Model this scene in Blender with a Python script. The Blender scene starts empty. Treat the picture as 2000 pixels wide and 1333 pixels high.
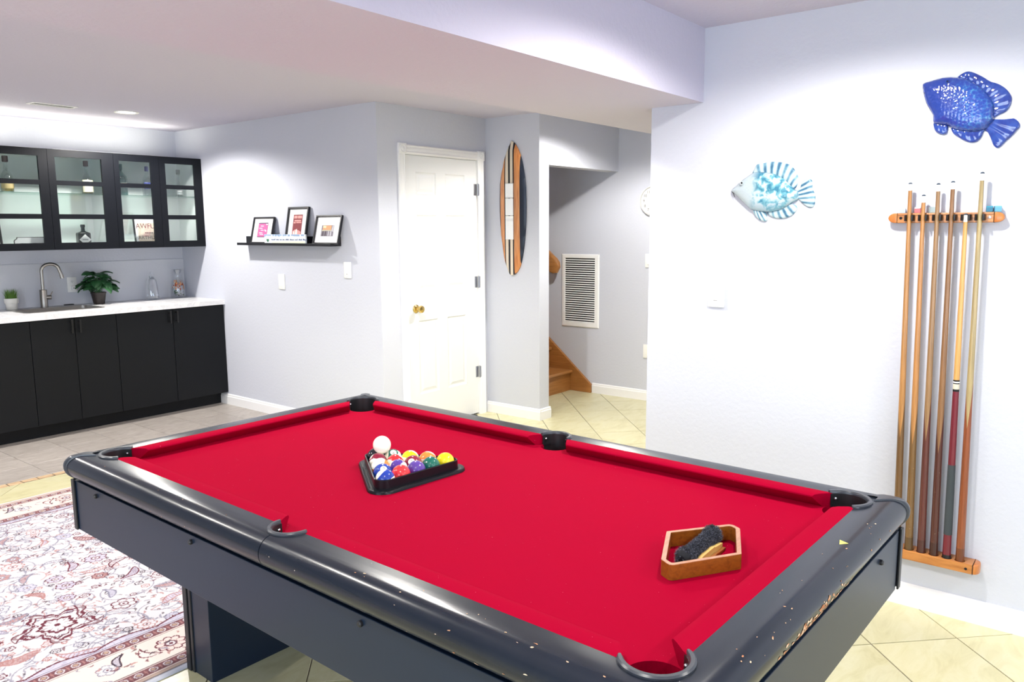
import bpy, bmesh, math, random
import numpy as np
from mathutils import Vector, Matrix, geometry
random.seed(7)
rng = np.random.default_rng(11)
SC = bpy.context.scene
COL = SC.collection
PI = math.pi

# ---------------------------------------------------------------- camera
def setup_camera():
    f, yaw, pitch, roll, h = 1543.85, 38.4796, -8.1908, -0.3494, 1.5223
    y, p, r = map(math.radians, (yaw, pitch, roll))
    F = Vector((math.cos(p)*math.cos(y), math.cos(p)*math.sin(y), math.sin(p)))
    R = Vector((math.sin(y), -math.cos(y), 0)); U = R.cross(F)
    R2 = R*math.cos(r)+U*math.sin(r); U2 = -R*math.sin(r)+U*math.cos(r)
    cd = bpy.data.cameras.new('camera'); cam = bpy.data.objects.new('camera', cd); COL.objects.link(cam)
    cd.sensor_width = 36; cd.sensor_fit = 'HORIZONTAL'; cd.lens = f/2000*36; cd.clip_start = .02; cd.clip_end = 60
    m = Matrix.Identity(4)
    for i in range(3):
        m[i][0] = R2[i]; m[i][1] = U2[i]; m[i][2] = -F[i]
    m[0][3] = 0; m[1][3] = 0; m[2][3] = h
    cam.matrix_world = m
    SC.camera = cam
setup_camera()

# ---------------------------------------------------------------- world, exposure
SC.view_settings.view_transform = 'Standard'
SC.view_settings.look = 'None'
SC.view_settings.exposure = -0.10
SC.view_settings.gamma = 1.0
SC.view_settings.use_curve_mapping = False
SC.cycles.max_bounces = 8; SC.cycles.diffuse_bounces = 5; SC.cycles.glossy_bounces = 4
SC.cycles.transparent_max_bounces = 16; SC.cycles.transmission_bounces = 6
SC.cycles.caustics_reflective = False; SC.cycles.caustics_refractive = False
SC.cycles.sample_clamp_indirect = 6.0
W = bpy.data.worlds.new('daylight'); SC.world = W; W.use_nodes = True
W.node_tree.nodes['Background'].inputs[0].default_value = (.74, .86, 1.0, 1)
W.node_tree.nodes['Background'].inputs[1].default_value = 9.0

# lights: recessed ceiling downlights (x, y, watts, cone degrees) and daylight through the two openings behind the camera
ZC = 2.377
SPOTK = 1.65
WARM = (1.0, .96, .89)
DOWNLIGHTS = [(2.45, .82, 72, 164), (.35, .82, 60, 160), (2.3, -1.3, 60, 160), (.35, -1.3, 50, 160),
              (4.95, 2.966, 100, 160), (2.72, 2.95, 120, 152), (.5, 2.95, 60, 160), (5.0, 1.3, 55, 150),
              (2.93, 5.93, 95, 158), (.75, 5.93, 70, 156), (.2, 4.4, 55, 150)]
def spot(x, y, watts, cone):
    l = bpy.data.lights.new('downlight_beam', 'SPOT'); l.energy = watts*SPOTK; l.spot_size = math.radians(cone); l.spot_blend = .38
    l.shadow_soft_size = .045; l.color = WARM
    o = bpy.data.objects.new('downlight_beam', l); COL.objects.link(o); o.location = (x, y, ZC-.02)
for d in DOWNLIGHTS: spot(*d)
def portal(loc, rot, sx, sy):
    l = bpy.data.lights.new('window_portal', 'AREA'); l.shape = 'RECTANGLE'; l.size = sx; l.size_y = sy
    l.cycles.is_portal = True
    o = bpy.data.objects.new('window_portal', l); COL.objects.link(o); o.location = loc; o.rotation_euler = rot
portal((-3.05, .6, 1.03), (0, math.radians(-90), 0), 2.0, 3.0)
portal((.6, -3.05, 1.25), (math.radians(90), 0, 0), 2.4, 1.3)

# ---------------------------------------------------------------- materials
def srgb(r, g, b):
    def c(v):
        v /= 255
        return v/12.92 if v <= .04045 else ((v+.055)/1.055)**2.4
    return (c(r), c(g), c(b), 1)
def mat(name, col, rough=.5, metal=0, spec=.5, coat=0, emit=None, es=0, trans=0, ior=1.45):
    m = bpy.data.materials.new(name); m.use_nodes = True
    b = m.node_tree.nodes['Principled BSDF']
    if len(col) == 3: col = (*col, 1)
    b.inputs['Base Color'].default_value = col; b.inputs['Roughness'].default_value = rough
    b.inputs['Metallic'].default_value = metal; b.inputs['Specular IOR Level'].default_value = spec
    b.inputs['Coat Weight'].default_value = coat; b.inputs['Coat Roughness'].default_value = .08
    b.inputs['Transmission Weight'].default_value = trans; b.inputs['IOR'].default_value = ior
    if emit: b.inputs['Emission Color'].default_value = (*emit, 1); b.inputs['Emission Strength'].default_value = es
    m.diffuse_color = col
    return m
class NT:
    def __init__(s, m): s.t = m.node_tree; s.b = s.t.nodes['Principled BSDF']
    def n(s, typ, **kw):
        nd = s.t.nodes.new(typ)
        for k, v in kw.items():
            if k.startswith('i_'): nd.inputs[k[2:].replace('_', ' ')].default_value = v
            else: setattr(nd, k, v)
        return nd
    def l(s, a, b): s.t.links.new(a, b)
    def coord(s, kind='Object'): return s.n('ShaderNodeTexCoord').outputs[kind]
    def mapping(s, src, scale=(1, 1, 1), rot=(0, 0, 0)):
        mp = s.n('ShaderNodeMapping'); mp.inputs['Scale'].default_value = scale; mp.inputs['Rotation'].default_value = rot
        s.l(src, mp.inputs['Vector']); return mp.outputs[0]
    def noise(s, src, scale, detail=3, rough=.5, dist=0):
        nd = s.n('ShaderNodeTexNoise'); nd.inputs['Scale'].default_value = scale; nd.inputs['Detail'].default_value = detail
        nd.inputs['Roughness'].default_value = rough; nd.inputs['Distortion'].default_value = dist
        s.l(src, nd.inputs['Vector']); return nd.outputs[0]
    def ramp(s, src, stops, interp='LINEAR'):
        r = s.n('ShaderNodeValToRGB'); r.color_ramp.interpolation = interp
        e = r.color_ramp.elements
        while len(e) < len(stops): e.new(.5)
        for k, (p, c) in enumerate(stops):
            e[k].position = p; e[k].color = c if len(c) == 4 else (*c, 1)
        s.l(src, r.inputs[0]); return r.outputs[0]
    def math(s, op, a, b=None, c=None):
        nd = s.n('ShaderNodeMath', operation=op)
        for k, v in enumerate((a, b, c)):
            if v is None: continue
            if isinstance(v, (int, float)): nd.inputs[k].default_value = v
            else: s.l(v, nd.inputs[k])
        return nd.outputs[0]
    def mix(s, fac, a, b, blend='MIX'):
        nd = s.n('ShaderNodeMix', data_type='RGBA', blend_type=blend)
        for k, v in ((0, fac), (6, a), (7, b)):
            if isinstance(v, (int, float)): nd.inputs[k].default_value = v
            elif isinstance(v, tuple): nd.inputs[k].default_value = v if len(v) == 4 else (*v, 1)
            else: s.l(v, nd.inputs[k])
        return nd.outputs[2]
    def bump(s, h, strength=.2, dist=.002):
        nd = s.n('ShaderNodeBump'); nd.inputs['Strength'].default_value = strength; nd.inputs['Distance'].default_value = dist
        s.l(h, nd.inputs['Height']); s.l(nd.outputs[0], s.b.inputs['Normal'])
    def xyz(s, src):
        nd = s.n('ShaderNodeSeparateXYZ'); s.l(src, nd.inputs[0]); return nd.outputs
def wall_mat(name, col, strength=.35):
    m = mat(name, col, .75, spec=.25); t = NT(m); c = t.coord()
    t.bump(t.noise(c, 55, 3, .55), strength, .003)
    v = t.noise(c, 140, 2, .6)
    t.l(t.mix(t.math('MULTIPLY', v, .06), (*m.diffuse_color[:3],), (*[q*.8 for q in m.diffuse_color[:3]],)), t.b.inputs['Base Color'])
    return m
M = {}
M['wall'] = wall_mat('wall_paint', (.585, .605, .685))
M['ceil'] = wall_mat('ceiling_paint', (.56, .54, .66), .5)
M['trimwhite'] = mat('trim_white', (.86, .86, .87), .4)
M['doorwhite'] = mat('door_white', (.78, .79, .80), .42)
M['plate'] = mat('switch_plastic', (.9, .9, .88), .35)
M['plate_dark'] = mat('slot_dark', (.05, .05, .05), .6)
M['dark_gap'] = mat('dark_gap', (.01, .01, .012), .9)
M['black_lacquer'] = mat('table_black_satin', (.008, .017, .036), .36, spec=.4)
M['rubber'] = mat('black_rubber', (.012, .012, .014), .38)
M['rubber_ring'] = mat('pocket_ring_rubber', (.035, .040, .050), .30, spec=.6)
M['trim_strip'] = mat('corner_strip_black', (.015, .016, .02), .4)
def worn_black(name, amount, big):
    m = mat(name, (.030, .034, .042), .27, spec=.42); t = NT(m); c = t.coord(); X = t.xyz(c)
    sp = t.noise(t.mapping(c, (1, 1, 1)), 75, 3, .7)
    mask = t.ramp(sp, [(0, (0, 0, 0)), (amount, (0, 0, 0)), (amount+.012, (1, 1, 1)), (1, (1, 1, 1))])
    area = t.noise(c, 3.2, 2, .5)
    am = t.ramp(area, [(0, (0, 0, 0)), (big, (0, 0, 0)), (big+.07, (1, 1, 1)), (1, (1, 1, 1))])
    mk = t.math('MULTIPLY', mask, am)
    pcol = t.mix(t.noise(c, 160, 2), (.50, .30, .17, 1), (.75, .68, .6, 1))
    haze = t.noise(c, 6, 4, .6)
    base = t.mix(haze, (.008, .011, .018, 1), (.013, .017, .027, 1))
    t.l(t.mix(mk, base, pcol), t.b.inputs['Base Color'])
    t.l(t.ramp(haze, [(.2, (.20, .20, .20)), (.8, (.26, .26, .26))]), t.b.inputs['Roughness'])
    return m
M['rail'] = worn_black('rail_black', .76, .62)
M['rail_worn'] = worn_black('rail_black_chipped', .73, .54)
def felt():
    m = mat('red_cloth', (.60, .004, .040), .95, spec=.04); t = NT(m); c = t.coord()
    n1 = t.noise(c, 900, 2); n2 = t.noise(c, 9, 3, .6)
    a = t.mix(t.math('MULTIPLY', n2, .35), (.285, .0002, .017, 1), (.26, .0003, .023, 1))
    lint = t.ramp(t.noise(c, 210, 1, .4), [(0, (0, 0, 0)), (.80, (0, 0, 0)), (.83, (1, 1, 1)), (1, (1, 1, 1))])
    t.l(t.mix(t.math('MULTIPLY', lint, .35), a, (.8, .45, .5, 1)), t.b.inputs['Base Color'])
    t.bump(n1, .15, .0006); return m
M['felt'] = felt()
def wood(name, c1, c2, rough=.35, scale=14, axis='x', coat=.2, stretch=14):
    m = mat(name, c1, rough, coat=coat); t = NT(m); c = t.coord()
    sc = {'x': (1, stretch, stretch), 'y': (stretch, 1, stretch), 'z': (stretch, stretch, 1)}[axis]
    n = t.noise(t.mapping(c, sc), scale/3, 5, .65, .6)
    col = t.ramp(n, [(.3, (*c2[:3], 1)), (.55, (*c1[:3], 1)), (.8, tuple(min(1, q*1.15) for q in c1[:3])+(1,))])
    t.l(col, t.b.inputs['Base Color']); return m
M['wood_rack'] = wood('rack_oak', (.50, .20, .05), (.34, .11, .022), .35, 20, 'x')
M['wood_diamond'] = wood('diamond_rack_wood', (.25, .075, .008), (.17, .045, .005), .35, 24, 'x', .15)
M['wood_pale_edge'] = wood('rack_bare_edge', (.40, .19, .11), (.30, .115, .06), .4, 24, 'x')
M['wood_brush'] = wood('brush_handle_wood', (.72, .50, .16), (.60, .36, .10), .4, 24, 'x')
M['stair_wood'] = wood('stair_oak', (.40, .17, .045), (.30, .115, .028), .4, 12, 'x')
M['stair_wood_z'] = wood('stair_oak_skirt', (.40, .17, .045), (.30, .115, .028), .4, 12, 'y')
M['black_frame'] = mat('black_frame', (.012, .012, .016), .35)
M['black_cab'] = mat('cabinet_black', (.005, .006, .008), .45, spec=.25)
M['black_cab2'] = mat('upper_cabinet_black', (.004, .005, .008), .45, spec=.22)
M['cab_inner'] = mat('cabinet_interior', (.80, .84, .84), .5)
M['handle_black'] = mat('handle_black', (.008, .008, .008), .3)
M['steel'] = mat('brushed_steel', (.34, .32, .29), .30, metal=1)
M['steel_dark'] = mat('sink_steel', (.42, .40, .38), .33, metal=1)
M['chrome'] = mat('chrome', (.75, .76, .78), .1, metal=1)
M['brass'] = mat('brass', (.72, .52, .18), .16, metal=1)
M['hinge'] = mat('hinge_nickel', (.45, .46, .5), .3, metal=1)
M['leaf'] = mat('leaf_green', (.022, .085, .030), .4)
M['leaf2'] = mat('leaf_green_light', (.06, .17, .06), .4)
M['grass'] = mat('grass_green', (.10, .22, .03), .5)
M['soil'] = mat('soil', (.03, .02, .015), .9)
M['pot_white'] = mat('white_ceramic', (.85, .84, .78), .3)
M['pot_black'] = mat('dark_brown_pot', (.025, .018, .017), .5)
M['white'] = mat('plain_white', (.88, .88, .88), .5)
M['matboard'] = mat('picture_mat', (.86, .86, .87), .6)
def marble():
    m = mat('worktop_marble', (.86, .86, .87), .22); t = NT(m); c = t.coord()
    n = t.noise(c, 6, 8, .7, 1.5)
    t.l(t.ramp(n, [(.40, (.88, .88, .89)), (.50, (.74, .74, .77)), (.54, (.88, .88, .88)), (1, (.9, .9, .9))]), t.b.inputs['Base Color']); return m
M['marble'] = marble()
def tile_mat(name, stops, rough, bscale, spec=.5):
    m = mat(name, stops[0][1], rough, spec=spec); t = NT(m); c = t.coord(); oi = t.n('ShaderNodeObjectInfo')
    ad = t.n('ShaderNodeVectorMath', operation='ADD'); t.l(c, ad.inputs[0])
    cb = t.n('ShaderNodeCombineXYZ'); r7 = t.math('MULTIPLY', oi.outputs['Random'], 37.0)
    t.l(r7, cb.inputs[0]); t.l(r7, cb.inputs[1]); t.l(cb.outputs[0], ad.inputs[1])
    v = t.mapping(ad.outputs[0], (1, 2.6, 1), (0, 0, .5))
    n = t.noise(v, bscale, 6, .62, 1.1)
    col = t.ramp(n, stops)
    br = t.math('MULTIPLY_ADD', oi.outputs['Random'], .10, .95)
    hs = t.n('ShaderNodeHueSaturation'); t.l(col, hs.inputs['Color']); t.l(br, hs.inputs['Value'])
    t.l(hs.outputs[0], t.b.inputs['Base Color'])
    t.bump(n, .08, .001); return m
M['tile'] = tile_mat('cream_floor_tile', [(.25, (.50, .465, .26)), (.45, (.585, .55, .33)), (.6, (.62, .59, .385)), (.8, (.545, .505, .30))], .28, 5)
M['ktile'] = tile_mat('grey_kitchen_tile', [(.25, (.30, .265, .24)), (.5, (.41, .37, .34)), (.75, (.50, .46, .43))], .35, 9)
M['grout'] = mat('grout', (.16, .13, .10), .9)
M['kgrout'] = mat('pale_grout', (.42, .40, .38), .9)
M['stone'] = tile_mat('border_stone', [(.3, (.42, .27, .16)), (.6, (.62, .45, .27)), (.8, (.50, .36, .22))], .5, 12)

def thin_glass(name, tint=(.93, .96, .96), refl=.10, rough=.02):
    m = bpy.data.materials.new(name); m.use_nodes = True; t = m.node_tree; t.nodes.clear()
    o = t.nodes.new('ShaderNodeOutputMaterial'); tr = t.nodes.new('ShaderNodeBsdfTransparent'); gl = t.nodes.new('ShaderNodeBsdfGlossy')
    mx = t.nodes.new('ShaderNodeMixShader'); lw = t.nodes.new('ShaderNodeLayerWeight'); ma = t.nodes.new('ShaderNodeMath')
    tr.inputs[0].default_value = (*tint, 1); gl.inputs['Roughness'].default_value = rough; gl.inputs[0].default_value = (1, 1, 1, 1)
    lw.inputs[0].default_value = .35; ma.operation = 'MULTIPLY_ADD'; ma.inputs[1].default_value = .75; ma.inputs[2].default_value = refl*.4
    t.links.new(lw.outputs['Facing'], ma.inputs[0]); t.links.new(ma.outputs[0], mx.inputs[0])
    t.links.new(tr.outputs[0], mx.inputs[1]); t.links.new(gl.outputs[0], mx.inputs[2]); t.links.new(mx.outputs[0], o.inputs[0])
    m.diffuse_color = (*tint, .4)
    return m
M['pane'] = thin_glass('window_glass', (.95, .97, .97), .05)
M['shelf_glass'] = thin_glass('shelf_glass', (.72, .84, .80), .1)
M['bottle_clear'] = thin_glass('clear_bottle_glass', (.80, .84, .84), .2)
M['bottle_teal'] = thin_glass('teal_bottle_glass', (.16, .48, .47), .2)
M['decanter'] = thin_glass('decanter_glass', (.88, .90, .92), .3)
M['whisky'] = thin_glass('amber_liquid', (.88, .72, .38), .1)

# ---------------------------------------------------------------- object helpers
def link(name, me, m, parent=None, smooth=False):
    o = bpy.data.objects.new(name, me); COL.objects.link(o)
    if m is not None:
        me.materials.clear()
        for q in (m if isinstance(m, (list, tuple)) else [m]): me.materials.append(q)
    if smooth:
        me.polygons.foreach_set('use_smooth', [True]*len(me.polygons))
    if parent is not None: o.parent = parent
    return o
def obj(name, bm, m, parent=None, smooth=False, angle=None):
    bmesh.ops.recalc_face_normals(bm, faces=bm.faces[:])
    if smooth:
        a = math.radians(angle or 40)
        for e in bm.edges:
            e.smooth = not (len(e.link_faces) == 2 and e.calc_face_angle(0) > a)
    me = bpy.data.meshes.new(name); bm.to_mesh(me); bm.free()
    return link(name, me, m, parent, smooth)
def B(): return bmesh.new()
def thing(name, label, cat, loc=(0, 0, 0), rz=0, group=None):
    o = bpy.data.objects.new(name, None); COL.objects.link(o); o.empty_display_size = .05
    o.location = loc; o.rotation_euler = (0, 0, rz)
    return tag(o, label, cat, group)
def tag(o, label, cat, group=None):
    o['label'] = label; o['category'] = cat
    if group: o['group'] = group
    return o
def struct(o): o['kind'] = 'structure'; return o
def stuff(o): o['kind'] = 'stuff'; return o
def merge(bm, t):
    me = bpy.data.meshes.new('tmp'); t.to_mesh(me); t.free(); bm.from_mesh(me); bpy.data.meshes.remove(me)
def box(bm, x0, x1, y0, y1, z0, z1, bev=0, seg=2):
    t = bmesh.new() if bev else bm
    vs = [t.verts.new((x, y, z)) for x in (x0, x1) for y in (y0, y1) for z in (z0, z1)]
    for f in ((0, 1, 3, 2), (4, 6, 7, 5), (0, 4, 5, 1), (2, 3, 7, 6), (0, 2, 6, 4), (1, 5, 7, 3)): t.faces.new([vs[i] for i in f])
    if bev:
        bmesh.ops.bevel(t, geom=t.edges[:], offset=bev, segments=seg, profile=.5, affect='EDGES')
        merge(bm, t)
    return bm
def ring_loft(bm, rings, closed_ends=True, closed=True):
    vr = [[bm.verts.new(p) for p in r] for r in rings]
    n = len(vr[0])
    for a, b in zip(vr, vr[1:]):
        for i in range(n if closed else n-1):
            j = (i+1) % n
            bm.faces.new((a[i], a[j], b[j], b[i]))
    if closed_ends:
        bm.faces.new(vr[0][::-1]); bm.faces.new(vr[-1])
    return bm
def lathe(bm, prof, cx=0, cy=0, seg=24, cap=True, axis='z'):
    rings = []
    for r, z in prof:
        r = max(r, 1e-5)
        rings.append([(cx+r*math.cos(2*PI*i/seg), cy+r*math.sin(2*PI*i/seg), z) for i in range(seg)])
    return ring_loft(bm, rings, cap)
def tube(bm, pts, r, seg=12, cap=True):
    pts = [Vector(p) for p in pts]; rings = []
    up = None
    for i, p in enumerate(pts):
        d = (pts[min(i+1, len(pts)-1)]-pts[max(i-1, 0)]).normalized()
        if up is None: up = Vector((0, 0, 1)) if abs(d.z) < .9 else Vector((1, 0, 0))
        s = d.cross(up).normalized(); up = s.cross(d).normalized()
        rr = r[i] if isinstance(r, (list, tuple)) else r
        rings.append([p+s*rr*math.cos(2*PI*k/seg)+up*rr*math.sin(2*PI*k/seg) for k in range(seg)])
    return ring_loft(bm, rings, cap)
def prism(bm, poly, z0, z1, plane='xy', bev=0):
    t = bmesh.new() if bev else bm
    f = {'xy': lambda a, b, c: (a, b, c), 'xz': lambda a, b, c: (a, c, b), 'yz': lambda a, b, c: (c, a, b)}[plane]
    lo = [t.verts.new(f(a, b, z0)) for a, b in poly]; hi = [t.verts.new(f(a, b, z1)) for a, b in poly]
    n = len(poly)
    t.faces.new(lo[::-1]); t.faces.new(hi)
    for i in range(n): t.faces.new((lo[i], lo[(i+1) % n], hi[(i+1) % n], hi[i]))
    if bev:
        bmesh.ops.recalc_face_normals(t, faces=t.faces[:])
        bmesh.ops.bevel(t, geom=[e for e in t.edges if len(e.link_faces) == 2 and e.calc_face_angle(0) > .6], offset=bev, segments=2, profile=.5, affect='EDGES')
        merge(bm, t)
    return bm
def rounded(poly, r, seg=6):
    out = []; n = len(poly)
    for i in range(n):
        p = Vector(poly[i]); a = Vector(poly[i-1])-p; b = Vector(poly[(i+1) % n])-p
        rr = r[i] if isinstance(r, (list, tuple)) else r
        if rr <= 0: out.append(tuple(p)); continue
        ang = a.angle(b); d = rr/math.tan(ang/2); an, bn = a.normalized(), b.normalized()
        c = p+(an+bn).normalized()*(rr/math.sin(ang/2))
        s, e = p+an*d-c, p+bn*d-c
        a0 = math.atan2(s.y, s.x); a1 = math.atan2(e.y, e.x); da = (a1-a0+PI) % (2*PI)-PI
        for k in range(seg+1):
            t = a0+da*k/seg; out.append((c.x+rr*math.cos(t), c.y+rr*math.sin(t)))
    return out
def boolean_cut(o, cutter_bm):
    bmesh.ops.recalc_face_normals(cutter_bm, faces=cutter_bm.faces[:])
    me = bpy.data.meshes.new('cut'); cutter_bm.to_mesh(me); cutter_bm.free()
    c = bpy.data.objects.new('cut', me); COL.objects.link(c)
    if o.parent: c.parent = o.parent
    md = o.modifiers.new('b', 'BOOLEAN'); md.object = c; md.operation = 'DIFFERENCE'; md.solver = 'EXACT'
    bpy.context.view_layer.update()
    dg = bpy.context.evaluated_depsgraph_get()
    new = bpy.data.meshes.new_from_object(o.evaluated_get(dg))
    o.modifiers.clear(); old = o.data; o.data = new
    bpy.data.objects.remove(c)
def text(body, size, m, parent, loc, rot=(0, 0, 0), name='lettering', ext=.0003, align='CENTER', sx=1, squash=None):
    cu = bpy.data.curves.new(name, 'FONT'); cu.body = body; cu.size = size; cu.extrude = ext
    cu.align_x = align; cu.align_y = 'CENTER'; cu.resolution_u = 3
    t = bpy.data.objects.new('t', cu); COL.objects.link(t)
    bpy.context.view_layer.update()
    me = bpy.data.meshes.new_from_object(t.evaluated_get(bpy.context.evaluated_depsgraph_get()))
    bpy.data.objects.remove(t)
    me.transform(Matrix.Translation(loc) @ (Matrix.Rotation(rot[2], 4, 'Z') @ Matrix.Rotation(rot[1], 4, 'Y') @ Matrix.Rotation(rot[0], 4, 'X')) @ Matrix.Diagonal((sx, 1, 1, 1)))
    return link(name, me, m, parent)
RX = (PI/2, 0, 0)          # text standing upright, facing -y
RFACE = -PI/2              # local x -> world -Y, local y -> world +X : a thing on a wall that faces -X

# ================================================================ THE SETTING
XP, YK, YD, XS, YS, XN, XR, YB, YB2, YE, H1 = 3.778, 6.802, 4.178, 4.933, 3.646, 6.093, 3.351, 1.576, 2.327, 1.831, 2.063
def wall(name, *boxes, m='wall'):
    bm = B()
    for b in boxes: box(bm, *b)
    return struct(obj(name, bm, M[m]))
wall('ceiling', (-3.1, 6.25, -3.1, 6.95, ZC, ZC+.08), m='ceil')
wall('wall_back', (-3.1, XP+.12, YK, YK+.1, 0, ZC))
wall('wall_beside_kitchen', (XP, XP+.12, YD, YK, 0, ZC))
wall('wall_door_side', (XP+.12, 4.03, YD, YD+.12, 0, ZC), (4.03, 4.825, YD, YD+.12, 2.05, ZC), (4.825, XS, YD, YD+.12, 0, ZC))
wall('wall_surfboard_side', (XS, 5.058, YS, 6.6, 0, ZC))
wall('wall_over_stairs', (5.058, XN, YS, YS+.12, 1.999, ZC))
wall('wall_hall', (XN, XN+.12, -1.1, 6.6, 0, ZC))
wall('wall_stairs_end', (5.058, XN, 6.5, 6.6, 0, ZC))
wall('wall_hall_end', (XR+.12, XN, -1.1, -1.0, 0, ZC))
wall('wall_right', (XR, XR+.12, -3.0, YE, 0, ZC))
wall('wall_left', (-3.1, -3, -3.1, -.9, 0, ZC), (-3.1, -3, 2.1, YK, 0, ZC), (-3.1, -3, -.9, 2.1, 2.05, ZC))
wall('wall_front', (-3, -.6, -3.1, -3, 0, ZC), (1.8, XR+.12, -3.1, -3, 0, ZC), (-.6, 1.8, -3.1, -3, 0, .6), (-.6, 1.8, -3.1, -3, 1.9, ZC))
wall('ceiling_beam', (-3, XN, YB, YB2, H1, ZC), m='ceil')
bm = B()
for y0, y1, z0, z1 in ((-.9, -.84, 0, 2.05), (2.04, 2.1, 0, 2.05), (-.84, 2.04, 1.99, 2.05), (.56, .64, 0, 1.99), (-.84, 2.04, 0, .05)): box(bm, -3.07, -3.02, y0, y1, z0, z1)
struct(obj('window_1', bm, M['trimwhite']))
bm = B()
for x0, x1, z0, z1 in ((-.6, -.54, .6, 1.9), (1.74, 1.8, .6, 1.9), (-.54, 1.74, 1.84, 1.9), (-.54, 1.74, .6, .66), (.57, .63, .66, 1.84)): box(bm, x0, x1, -3.07, -3.02, z0, z1)
struct(obj('window_2', bm, M['trimwhite']))

BBP = [(0, 0), (.015, 0), (.015, .068), (.010, .076), (.010, .084), (.004, .092), (0, .092)]
def baseboard(name, p0, p1, normal):
    """profile swept from p0 to p1 on a wall whose face normal is given"""
    bm = B(); n = Vector(normal)
    rings = [[(p[0]+n.x*d, p[1]+n.y*d, z) for d, z in BBP] for p in (p0, p1)]
    ring_loft(bm, rings); return struct(obj(name, bm, M['trimwhite']))
baseboard('baseboard_right', (XR, -3), (XR, YE), (-1, 0))
baseboard('baseboard_beside_kitchen', (XP, YD-.015), (XP, 6.285), (-1, 0))
baseboard('baseboard_hall', (XN, -1), (XN, 3.893), (-1, 0))
baseboard('baseboard_surfboard_side', (XS, YS-.015), (XS, YD), (-1, 0))
baseboard('baseboard_jamb', (XS, YS), (5.073, YS), (0, -1))
baseboard('baseboard_door_side', (XP, YD), (3.966, YD), (0, -1))
bm = B(); box(bm, -1.5, XP, YK-.006, YK, .92, 1.262, .002); struct(obj('trim_1', bm, wall_mat('backsplash_paint', (.60, .62, .68), .15)))

# floor ---------------------------------------------------------
bm = B(); box(bm, -3.1, 6.25, -3.1, 5.285, -.12, -.0035)
floor = struct(obj('floor', bm, M['grout']))
bm = B(); box(bm, -3.1, XP, 5.285, YK+.05, -.12, -.003); obj('kitchen_floor_bed', bm, M['kgrout'], floor)
def clip(poly, a, b, c):      # keep a*x+b*y<=c
    out = []
    for i in range(len(poly)):
        p, q = poly[i-1], poly[i]; dp, dq = a*p[0]+b*p[1]-c, a*q[0]+b*q[1]-c
        if (dp <= 0) != (dq <= 0):
            t = dp/(dp-dq); out.append((p[0]+t*(q[0]-p[0]), p[1]+t*(q[1]-p[1])))
        if dq <= 0: out.append(q)
    return out
def shrink(poly, g):
    cx = sum(p[0] for p in poly)/len(poly); cy = sum(p[1] for p in poly)/len(poly)
    return cx, cy, [(p[0]-cx, p[1]-cy) for p in poly]
def tile_mesh(poly, name, h=.0035, ch=.0015):
    bm = B(); n = len(poly)
    cx = sum(p[0] for p in poly)/n; cy = sum(p[1] for p in poly)/n
    ins = [(p[0]-(p[0]-cx)*ch/max(.02, math.hypot(p[0]-cx, p[1]-cy))*1.4, p[1]-(p[1]-cy)*ch/max(.02, math.hypot(p[0]-cx, p[1]-cy))*1.4) for p in poly]
    lo = [bm.verts.new((x, y, -h)) for x, y in poly]; mi = [bm.verts.new((x, y, -.0008)) for x, y in poly]; hi = [bm.verts.new((x, y, 0)) for x, y in ins]
    for A, C in ((lo, mi), (mi, hi)):
        for i in range(n): bm.faces.new((A[i], A[(i+1) % n], C[(i+1) % n], C[i]))
    bm.faces.new(hi)
    bmesh.ops.recalc_face_normals(bm, faces=bm.faces[:])
    me = bpy.data.meshes.new(name); bm.to_mesh(me); bm.free(); return me
G = .0022
S1, S2 = .4780, .4855     # periods of x-y and x+y
def uv2xy(u, v): return ((u+v)/2, (v-u)/2)
full = [uv2xy(u, v) for u, v in ((-S1/2+G*1.4, -S2/2+G*1.4), (S1/2-G*1.4, -S2/2+G*1.4), (S1/2-G*1.4, S2/2-G*1.4), (-S1/2+G*1.4, S2/2-G*1.4))]
full_me = tile_mesh(full, 'floor_tile'); full_me.materials.append(M['tile'])
rest = []
ntile = 0
RUG = (-1.05, 2.28, 2.50, 4.885)
def near_view(x, y):
    if x < .15 or y < -.1 or x > 6.0: return False
    if RUG[0]-.0 < x < RUG[1]-.25 and RUG[2]+.25 < y < RUG[3]-.25: return False
    if x < 2.4 and y < 2.2 and (x < .9 or y < 1.2): return False
    a = math.degrees(math.atan2(y, x)); d = math.hypot(x, y)
    return 4 < a < 76 and d > 1.2
for i in range(-24, 26):
    for j in range(-20, 28):
        u, v = 1.80+S1*(i+.5), 3.5995+S2*(j+.5); x, y = uv2xy(u, v)
        if not (-3.2 < x < 6.3 and -3.2 < y < 5.5): continue
        pl = [(x+a, y+b) for a, b in full]; c = pl
        for q in ((0, 1, 5.215), (1, 0, 6.09), (0, -1, 3.0), (-1, 0, 3.0)): c = clip(c, *q) if c else c
        if len(c) < 3: continue
        area = abs(sum(c[k-1][0]*c[k][1]-c[k][0]*c[k-1][1] for k in range(len(c))))/2
        if area < 1e-4: continue
        if near_view(x, y) and ntile < 296:
            ntile += 1
            if area > .999*abs(S1*S2/2)*.93 and len(c) == 4 and abs(c[0][0]-pl[0][0]) < 1e-6 or c == pl:
                o = bpy.data.objects.new('floor_tile', full_me); COL.objects.link(o); o.location = (x, y, random.uniform(-.0003, .0003)); o.parent = floor
            else:
                cx, cy, lp = shrink(c, 0); me = tile_mesh(lp, 'floor_tile'); o = link('floor_tile', me, M['tile'], floor); o.location = (cx, cy, 0)
        else: rest.append(c)
bm = B()
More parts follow.
